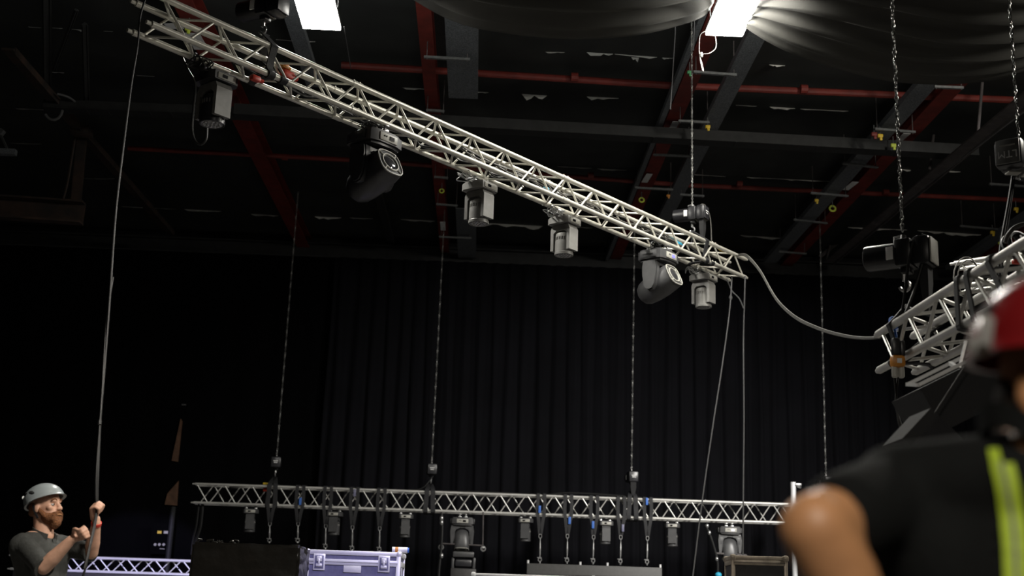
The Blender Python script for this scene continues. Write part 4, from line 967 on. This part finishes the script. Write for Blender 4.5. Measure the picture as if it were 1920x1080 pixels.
MB().tube(B2-ax*.02+dn*.10+Vector((0, .25, 0)), B2+ax*.01+dn*.06+Vector((0, .42, .0)), .018, n=8).tube(B2-ax*.02+dn*.10+Vector((0, .25, 0)), A+(B-A).normalized()*.2+Vector((.02, .15, -.12)), .014, n=8).build('link_bracket', M['black'], t)
MB().tube(B2-ax*.05+dn*.08+Vector((0, .2, 0)), PR('bn', 1.95), .0028, n=6).build('suspension_wire', M['cable'], t)

# ------------------------------------------------------------------ people
def blob(name, prims, vox, it, material, parent=None, fac=.5):
    """one continuous surface from tapered limbs ('c', p0, p1, r0, r1) and ellipsoids ('e', centre, radii, 3x3)"""
    mb = MB()
    for q in prims:
        if q[0] == 'c':
            p0, p1 = Vector(q[1]), Vector(q[2]); r0 = q[3]; r1 = q[4] if len(q) > 4 else r0
            if (p1-p0).length > 1e-5: mb.tube(p0, p1, r0, r1, n=18)
            mb.ell(p0, (r0, r0, r0), 18, 12); mb.ell(p1, (r1, r1, r1), 18, 12)
        else:
            c = Vector(q[1]); X = T(c) @ (q[3].to_4x4() if len(q) > 3 else Matrix.Identity(4)); mb.ell((0, 0, 0), q[2], 24, 16, X)
    o = mb.build(name, material, None, 0)
    m = o.modifiers.new('r', 'REMESH'); m.mode = 'VOXEL'; m.voxel_size = vox; m.use_smooth_shade = True
    m = o.modifiers.new('s', 'SMOOTH'); m.iterations = it; m.factor = fac
    bpy.context.view_layer.update()
    me = bpy.data.meshes.new_from_object(o.evaluated_get(bpy.context.evaluated_depsgraph_get()))
    old = o.data; o.modifiers.clear(); 
    if parent is not None:
        Mi = ROOT[parent.name]
        for v in me.vertices: v.co = Mi @ v.co
        o.parent = parent; ROOT[o.name] = Mi
    o.data = me; bpy.data.meshes.remove(old); me.name = name
    if not me.materials: me.materials.append(material)
    me.shade_smooth(); return o
def fist(C, A, P, side=1, open_=0.0, s=1.0):
    """closed hand round an axis A through C; P points from C back to the wrist"""
    C = Vector(C); P = Vector(P).normalized(); A = Vector(A); A = (A-P*A.dot(P)).normalized(); B = A.cross(P)*side
    L = [('c', C+B*.024*s+P*.052*s+A*.012*s, C+B*.026*s-P*.022*s+A*.026*s, .019*s, .014*s), ('c', C+B*.024*s+P*.052*s-A*.010*s, C+B*.026*s-P*.020*s-A*.026*s, .018*s, .013*s), ('c', C+B*.024*s+P*.05*s, C+B*.027*s-P*.02*s, .019*s, .014*s)]
    for i, (off, ln) in enumerate(((.032, .95), (.011, 1.05), (-.010, 1.0), (-.030, .85))):
        k = C+A*off*s+B*.024*s-P*.026*s
        a = C+A*off*s*.97-P*(.044+.012*open_)*s*ln+B*.000; b = C+A*off*s*.94-P*(.026+.02*open_)*s-B*.026*s*ln; c = C+A*off*s*.9+P*(.008-.02*open_)*s-B*.020*s*ln
        L += [('c', k, a, .0100*s, .0092*s), ('c', a, b, .0092*s, .0085*s), ('c', b, c, .0085*s, .0075*s)]
    t0 = C+B*.022*s+P*.045*s+A*.022*s; t1 = C+B*.004*s+P*.020*s+A*.047*s; t2 = C-B*.018*s-P*.004*s+A*.046*s; t3 = C-B*.028*s-P*.020*s+A*.034*s
    L += [('c', t0, t1, .015*s, .0115*s), ('c', t1, t2, .0115*s, .0100*s), ('c', t2, t3, .0100*s, .0085*s)]
    return L
def helmet(name, X, rad, material, parent, rim=(82, 112), brim=.012):
    """open shell; local x forward. rim angles from the crown at front and back"""
    rows, n = 14, 36; vs = []; fs = []
    for sh in (0, 1):
        k = 1-.07*sh
        for j in range(rows+1):
            for i in range(n):
                az = 2*pi*i/n; fr = .5+.5*cos(az); tm = radians(rim[1]+(rim[0]-rim[1])*fr**.8); th = tm*j/rows
                if j == 0: th = .02
                d = Vector((sin(th)*cos(az), sin(th)*sin(az), cos(th)))
                r = [rad[0]*k*(1.0 if d.x > 0 else 1.04), rad[1]*k, rad[2]*k]; p = Vector((d.x*r[0], d.y*r[1], d.z*r[2]))
                if sh == 0 and j == rows: p += Vector((d.x, d.y, 0))*brim*(1 if fr > .4 else .4)
                vs.append(p)
    N = (rows+1)*n
    for sh in (0, 1):
        for j in range(rows):
            for i in range(n): fs.append((sh*N+j*n+i, sh*N+j*n+(i+1) % n, sh*N+(j+1)*n+(i+1) % n, sh*N+(j+1)*n+i))
    fs += [(rows*n+i, rows*n+(i+1) % n, N+rows*n+(i+1) % n, N+rows*n+i) for i in range(n)]
    fs += [tuple(range(n)), tuple(range(N, N+n))]
    return MB().add(vs, fs, X).build(name, material, parent, 60)
def footwear(parent, pts, fdir, m):
    for p in pts:
        p = Vector(p); blob('boot', [('c', p+Vector((0, 0, .05)), p+Vector((0, 0, .20)), .05, .055), ('c', p+Vector((0, 0, .045))-fdir*.04, p+Vector((0, 0, .04))+fdir*.16, .045, .038)], .012, 3, m, parent)

# --- the man in the grey helmet, hauling the black line
YM = 7.9
f = Vector((.93, -.37, 0)).normalized(); l = Vector((-f.y, f.x, 0)); Z3 = ZZ
man = thing('person', 'bearded man in a grey helmet and dark polo shirt hauling a black line', 'person', (PY(84, 1040, YM).x, YM, 0))
fh = Vector((.95, -.31, 0)).normalized(); lh = Vector((-fh.y, fh.x, 0)); ux = (Z3*cos(radians(6))-fh*sin(radians(6))); fx_ = (fh*cos(radians(6))+Z3*sin(radians(6)))
Hc = PY(86.5, 951, YM)
def hp(a, b, c): return Hc+fx_*a+lh*b+ux*c
HR = Matrix((fx_, lh, ux)).transposed()
Nb = PY(80, 1004, YM+.01)
Rs, Ls = Nb-l*.165-Z3*.055, Nb+l*.165-Z3*.05
Re, Rw = PY(82, 1064, 7.56), PY(133, 1013, 7.52)
Le, Lw = PY(171, 1036, 7.92), PY(180.5, 981, 7.80)
hipc = Vector((PY(84, 1090, YM).x-.01, YM, .98))
Rh, Lh = hipc-l*.10, hipc+l*.10
Rk, Lk = Rh+Vector((.03, -.02, -.45)), Lh+Vector((.08, .02, -.45))
Ra, La = Rk+Vector((-.05, 0, -.43)), Lk+Vector((-.03, 0, -.43)); Ra.z = La.z = .09
chest = Nb-Z3*.19+f*.02
TR3 = Matrix((f, l, Z3)).transposed()
head = [('e', hp(-.012, 0, .035), (.095, .074, .098), HR), ('e', hp(.03, 0, -.045), (.060, .056, .060), HR), ('c', hp(.062, 0, -.092), hp(.058, 0, -.09), .026), ('c', hp(.074, -.030, .032), hp(.074, .030, .032), .014, .014),
        ('c', hp(.078, 0, .024), hp(.104, 0, -.018), .009, .0135), ('c', hp(.096, -.012, -.020), hp(.096, .012, -.020), .009), ('c', hp(.080, -.016, -.056), hp(.080, .016, -.056), .011), ('c', hp(.056, -.042, -.012), hp(.056, .042, -.012), .020),
        ('e', hp(-.012, -.076, -.008), (.019, .010, .033), HR), ('e', hp(-.012, .076, -.008), (.019, .010, .033), HR), ('c', hp(-.025, 0, -.05), Nb+f*.01, .054, .060)]
arms = [('c', Rs, Re, .050, .042), ('c', Re, Re.lerp(Rw, .35), .043, .044), ('c', Re.lerp(Rw, .35), Rw, .044, .028), ('c', Ls, Le, .050, .042), ('c', Le, Le.lerp(Lw, .35), .042, .043), ('c', Le.lerp(Lw, .35), Lw, .043, .027)]
Lf = PY(182.5, 957, 7.79); Rf = PY(151, 1003, 7.50)
hands = fist(Lf, (.10, .35, .93), (Lw-Lf)+Vector((0, .035, 0)), 1) + [('c', Lw, Lf+(Lw-Lf).normalized()*.05, .026, .022)]
dR = (Rw-Rf).normalized(); hands += fist(Rf, (-.45, -.25, .85), dR, -1, .4) + [('c', Rw, Rf+dR*.05, .027, .023)]
trunk = [('e', chest, (.105, .165, .17), TR3), ('e', hipc+Z3*.15, (.105, .15, .17), TR3), ('e', hipc, (.10, .155, .12), TR3), ('c', Nb-l*.10-Z3*.03, Nb+l*.10-Z3*.03, .052)]
legs = [('c', Rh, Rk, .078, .055), ('c', Rk, Ra, .055, .040), ('c', Lh, Lk, .078, .055), ('c', Lk, La, .055, .040)]
blob('body', head+arms+hands+trunk+legs, .0058, 4, M['skin'], man)
sl_R = Rs.lerp(Re, .86); sl_L = Ls.lerp(Le, .80)
shirt = [('e', chest, (.130, .188, .185), TR3), ('e', hipc+Z3*.19+f*.01, (.135, .178, .20), TR3), ('e', hipc+Z3*.02, (.125, .178, .13), TR3), ('c', Nb-l*.10-Z3*.045, Nb+l*.10-Z3*.045, .066), ('c', Rs, sl_R, .064, .060), ('c', Ls, sl_L, .066, .060), ('c', Rs-Z3*.02, chest-Z3*.05-l*.06, .08, .1), ('c', Ls-Z3*.02, chest-Z3*.05+l*.06, .08, .1),
         ('c', chest+f*.11-Z3*.02, hipc+f*.12+Z3*.22-l*.05, .022, .016), ('c', chest-l*.10+f*.05, hipc-l*.13+Z3*.15, .04, .03)]
blob('polo_shirt', shirt, .011, 3, M['shirt'], man)
col = [Nb+Z3*(.006-.026*cos(a))+(f*cos(a)*.072+l*sin(a)*.068)+f*.012 for a in [radians(d) for d in range(25, 336, 15)]]
MB().strip(col, (0.1, 0, 1), .045, .014).build('collar', M['shirt'], man, 60)
MB().strip([Nb+f*.088-Z3*.02, Nb+f*.108-Z3*.08, Nb+f*.138-Z3*.17], l, .03, .008).build('placket', M['shirt'], man)
for w_, e_, r_ in ((sl_R, Rs, .063), (sl_L, Ls, .061)):
    d = (w_-e_).normalized(); MB().tube(w_+d*.035, w_+d*.058, r_*1.0, r_*.98, n=20).build('sleeve_cuff', M['shirt'], man)
blob('trousers', [('e', hipc-Z3*.02, (.122, .172, .13), TR3), ('c', Rh, Rk, .092, .070), ('c', Rk, Ra, .070, .060), ('c', Lh, Lk, .092, .070), ('c', Lk, La, .070, .060)], .014, 3, M['trouser'], man)
footwear(man, [(Ra.x, Ra.y, 0), (La.x, La.y, 0)], f, M['boot'])
blob('beard', [('e', hp(.036, 0, -.066), (.062, .061, .048), HR), ('c', hp(.070, 0, -.098), hp(.062, 0, -.112), .036, .030), ('c', hp(-.002, -.068, -.02), hp(.035, -.055, -.06), .013, .018), ('c', hp(-.002, .068, -.02), hp(.035, .055, -.06), .013, .018),
               ('c', hp(.090, -.026, -.046), hp(.099, 0, -.036), .010), ('c', hp(.090, .026, -.046), hp(.099, 0, -.036), .010), ('c', hp(.085, -.03, -.05), hp(.075, -.034, -.08), .014, .018), ('c', hp(.085, .03, -.05), hp(.075, .034, -.08), .014, .018)], .005, 2, M['beard'], man)
MB().sweep(crom([hp(.0945, -.022, -.055), hp(.1015, 0, -.053), hp(.0945, .022, -.055)], 4), .005, 6).build('lips', M['skin2'], man)
blob('hair', [('e', hp(-.04, 0, .0), (.066, .078, .06), HR), ('c', hp(-.075, -.03, -.03), hp(-.075, .03, -.03), .025)], .008, 2, M['beard'], man)
for s_ in (-1, 1):
    e_ = MB().ell(hp(.0690, s_*.032, .006), (.0130, .0125, .0090)).build('eye', M['eye'], man); MB().ell(hp(.0815, s_*.033, .008), (.004, .0055, .0055)).build('iris', M['iris'], e_)
    MB().sweep(crom([hp(.0845, s_*.014, .033), hp(.086, s_*.032, .041), hp(.073, s_*.050, .034)], 4), .0045, 6).build('eyebrow', M['beard'], man)
HX = Matrix.Translation(hp(-.014, 0, .045)) @ HR.to_4x4() @ Matrix.Rotation(radians(-4), 4, 'Y')
hm = helmet('helmet', HX, (.126, .108, .104), M['helmg'], man, (80, 118), .012)
for s_ in (-1, 1):
    for a, th in ((100, 66), (134, 62), (150, 84)):
        d = Vector((sin(radians(th))*cos(radians(a)), s_*sin(radians(th))*sin(radians(a)), cos(radians(th)))); c = Vector((d.x*.127, d.y*.1065, d.z*.103))
        q = frame((0, 0, 0), d, Vector((.35, 0, .9))).to_3x3().to_4x4()
        MB().ell((0, 0, 0), (.006, .028 if a < 145 else .016, .011), 12, 8, HX @ T(c) @ q).build('vent', M['matte'], hm)
    MB().strip([hp(-.03, s_*.086, .01), hp(-.022, s_*.080, -.03), hp(-.01, s_*.066, -.07)], fx_, .014, .004).build('chin_strap', M['strap'], man)
MB().ell((0, 0, 0), (.003, .016, .014), 12, 8, HX @ T((-.1265, -.03, .03))).build('rear_glare', M['white'], hm)  # white spot standing in for glare on the helmet's rear
d = (Lw-Le).normalized(); MB().tube(Lw-d*.012, Lw+d*.006, .0315, n=20).build('wristband', M['redp'], man)
# the line he hauls: runs up to the left end of the diagonal truss
tag(MB().sweep(crom([PT('tn', .02)+Vector((-.05, -.05, .02)), PY(263, 30, 8.5), PY(258, 85, 8.45), PY(246, 160, 8.4), PY(232, 270, 8.3), PY(217, 400, 8.2), PY(205, 570, 8.0), PY(196, 690, 7.92), PY(188, 790, 7.85), PY(184, 880, 7.80), PY(182.5, 930, 7.79), PY(182, 957, 7.785), PY(178, 985, 7.72), PY(170, 1020, 7.66), PY(161, 1062, 7.62), PY(153, 1110, 7.62), PY(150, 1300, 7.65), Vector((PY(150, 1300, 7.65).x, 7.7, .03))], 8), .0075, 8)
    .build('haul_line', M['cable']), 'black line running from the left truss end down through the bearded man\'s fist', 'rope')
tag(MB().sweep(crom([PY(212, 520, 8.06), PY(201, 590, 8.0), PY(196, 655, 7.94), PY(191, 740, 7.88), PY(187.5, 790, 7.84), PY(181, 880, 7.79), PY(180, 925, 7.78), PY(180.5, 957, 7.775), PY(176, 985, 7.71), PY(168, 1022, 7.65), PY(158, 1066, 7.61)], 8), .006, 8)
    .tube(PY(187.3, 788, 7.835), PY(186.8, 796, 7.83), .012, n=8).build('haul_line', M['cable']), 'second thinner black cable running beside the hauled line with a bright tape mark', 'rope')

# --- the man in the red helmet, back to the camera at the right edge
N2 = PY(1956, 858, 1.74)
fb = Vector((.55, .83, 0)).normalized(); lb = Vector((-fb.y, fb.x, 0)); TB = Matrix((fb, lb, Z3)).transposed()
man2 = thing('person', 'man in a red helmet and black tee seen from behind, with lime reflective strips', 'person', (N2.x, N2.y, 0))
J = PY(1684, 940, 1.86); E2 = PY(1530, 992, 1.70); W2 = PY(1672, 1260, 1.74)
J2 = N2-lb*.20-Z3*.05; E3 = J2+Vector((.10, .05, -.27)); W3 = E3+fb*.22+Vector((0, 0, .02))
hd = Vector((.50, -.866, 0)).normalized(); hl_ = Vector((-hd.y, hd.x, 0)); HR2 = Matrix((hd, hl_, Z3)).transposed()
H2 = PY(2012, 733, 1.76)
def h2(a, b, c): return H2+hd*a+hl_*b+Z3*c
hip2 = Vector((N2.x+.02, N2.y+.03, .96)); ch2 = N2-Z3*.20+fb*.03
head2 = [('e', h2(-.01, 0, .03), (.098, .078, .10), HR2), ('e', h2(.035, 0, -.05), (.062, .057, .062), HR2), ('c', h2(.085, 0, .02), h2(.112, 0, -.02), .010, .015), ('c', h2(.075, -.03, .032), h2(.075, .03, .032), .014), ('c', h2(.085, -.016, -.056), h2(.085, .016, -.056), .011),
         ('e', h2(-.018, -.079, -.008), (.021, .012, .035), HR2), ('c', h2(-.02, -.083, .018), h2(-.03, -.083, -.018), .008, .006), ('e', h2(-.018, .079, -.008), (.021, .012, .035), HR2), ('c', h2(-.045, 0, -.05), N2-Z3*.02, .060, .066), ('c', h2(-.06, 0, -.06), N2-fb*.02, .045, .05)]
arm2 = [('c', J, E2, .060, .050), ('c', J, J.lerp(E2, .5), .060, .058), ('c', E2, E2.lerp(W2, .35), .050, .050), ('c', E2.lerp(W2, .35), W2, .050, .030), ('c', J2, E3, .058, .046), ('c', E3, W3, .047, .030)]
hnd2 = fist(W2-Z3*.09, (.3, .9, .1), (0, 0, 1), 1, .6)+fist(W3+fb*.09, (0, 0, 1), -fb, 1, .4)
k1 = hip2-lb*.11; k2 = hip2+lb*.11
trk2 = [('e', ch2, (.11, .18, .18), TB), ('e', hip2+Z3*.16, (.11, .16, .18), TB), ('e', hip2, (.11, .165, .13), TB), ('c', N2+lb*.09-Z3*.075, N2-lb*.09-Z3*.075, .05)]
leg2 = []
for h_ in (k1, k2):
    kn = h_+Vector((0, 0, -.45)); an = kn+Vector((0, 0, -.40)); an.z = .09; leg2 += [('c', h_, kn, .085, .06), ('c', kn, an, .06, .042)]
blob('body', head2+arm2+hnd2+trk2+leg2, .0068, 5, M['skin2'], man2)
sv = J.lerp(E2, .66)
tee = [('e', ch2-Z3*.02, (.140, .205, .21), TB), ('e', hip2+Z3*.17, (.145, .19, .21), TB), ('e', hip2+Z3*.02, (.14, .19, .13), TB), ('c', N2+Z3*-.03, J+Z3*.016, .074, .070), ('c', N2-Z3*.03, J2, .076, .070), ('c', J, sv, .075, .068), ('c', J-Z3*.02, ch2+lb*.06-Z3*.02, .088, .12), ('c', J2, J2.lerp(E3, .6), .072, .07), ('c', J2, ch2-lb*.06, .09, .12), ('c', N2-Z3*.055, N2-Z3*.045-Vector((.03, 0, 0)), .076, .070)]
teeo = blob('tee_shirt', tee, .012, 4, M['tee'], man2)
fc = Vector((.97, .24, 0)).normalized(); lc = Vector((-fc.y, fc.x, 0))
cl = [N2+Z3*(-.03-.085*cos(a))+(fc*cos(a)*.078+lc*sin(a)*.080) for a in [2*pi*i/24 for i in range(24)]]
MB().strip(cl+[cl[0]], (0, 0, 1), .036, .012).build('collar', M['tee'], man2, 60)
blob('trousers', [('e', hip2-Z3*.03, (.135, .185, .13), TB)]+[('c', a_, Vector((a_.x, a_.y, .12)), .10, .065) for a_ in (k1, k2)], .016, 3, M['trouser'], man2)
footwear(man2, [(k1.x, k1.y, 0), (k2.x, k2.y, 0)], fb, M['boot'])
# hair at the nape, helmet, liner and clip
blob('hair', [('e', h2(-.050, 0, -.01), (.066, .074, .066), HR2), ('c', h2(-.085, -.035, -.055), h2(-.085, .035, -.055), .026), ('c', h2(-.07, -.02, -.095), h2(-.07, .02, -.095), .02)], .010, 2, M['brown'], man2)
HX2 = Matrix.Translation(h2(-.012, 0, .05)) @ HR2.to_4x4() @ Matrix.Rotation(radians(8), 4, 'Y')
hm2 = helmet('helmet', HX2, (.136, .124, .128), M['helmr'], man2, (84, 100), .010)
MB().sweep([h2(-.004, -.088, .06), h2(.008, -.084, -.01), h2(.03, -.066, -.07), h2(.05, -.03, -.115)], .006, 6).build('chin_strap', M['strap'], man2)
for a in (205, 240):
    d = Vector((sin(radians(62))*cos(radians(a)), sin(radians(62))*sin(radians(a)), cos(radians(62)))); c = Vector((d.x*.139, d.y*.122, d.z*.126)); q = frame((0, 0, 0), d, Vector((0, 0, 1))).to_3x3().to_4x4()
    MB().ell((0, 0, 0), (.006, .024, .012), 12, 8, HX2 @ T(c) @ q).build('vent', M['matte'], hm2)
p = PY(1836, 650, 1.70); MB().box((0, 0, 0), (.02, .03, .026), frame(p, hd), .006).build('lamp_clip', M['fixg'], hm2)
p = PY(1850, 622, 1.68); MB().box((0, 0, 0), (.012, .02, .05), frame(p, hd, (.3, 0, 1)), .005).build('side_highlight', M['fixg'], hm2)  # pale block standing in for the highlight on the shell
# lime strips laid on the shirt back
bpy.context.view_layer.update()
_mw = Matrix.Translation(ROOT[man2.name].inverted().to_translation())
bvh = BVHTree.FromPolygons([_mw @ v.co for v in teeo.data.vertices], [tuple(p_.vertices) for p_ in teeo.data.polygons])
def onshirt(u, v):
    d = ray(u, v).normalized(); h = bvh.ray_cast(CP, d)
    return (h[0]+h[1]*.006, h[1]) if h[0] is not None else None
def ribbon(name, pix, wpx, m):
    vs = []; 
    pts = crom([(u, v, 0) for u, v in pix], 5)
    for p_ in pts:
        a = onshirt(p_.x-wpx/2, p_.y); b = onshirt(p_.x+wpx/2, p_.y)
        if a and b: vs += [a[0], b[0], b[0]-b[1]*.004, a[0]-a[1]*.004]
    n = len(vs)//4
    if n < 2: return
    fs = [(0, 1, 2, 3), (4*n-1, 4*n-2, 4*n-3, 4*n-4)]+[(i*4+k, (i+1)*4+k, (i+1)*4+(k+1) % 4, i*4+(k+1) % 4) for i in range(n-1) for k in range(4)]
    MB().add(vs, fs).build(name, m, man2)
ribbon('reflective_strip', [(1865, 846), (1874, 880), (1884, 930), (1891, 1000), (1894, 1050), (1896, 1110)], 20, M['hivis'])
ribbon('reflective_strip', [(1893, 872), (1902, 905), (1910, 950), (1918, 1010), (1920, 1060), (1922, 1110)], 18, M['hivis'])
ribbon('grey_centre_tape', [(1880, 868), (1888, 905), (1897, 950), (1905, 1010), (1908, 1060), (1910, 1110)], 10, M['refl'])
ribbon('cross_band', [(1870, 1003), (1930, 1010)], 10, M['tee']); ribbon('cross_band', [(1872, 1036), (1930, 1044)], 10, M['tee'])
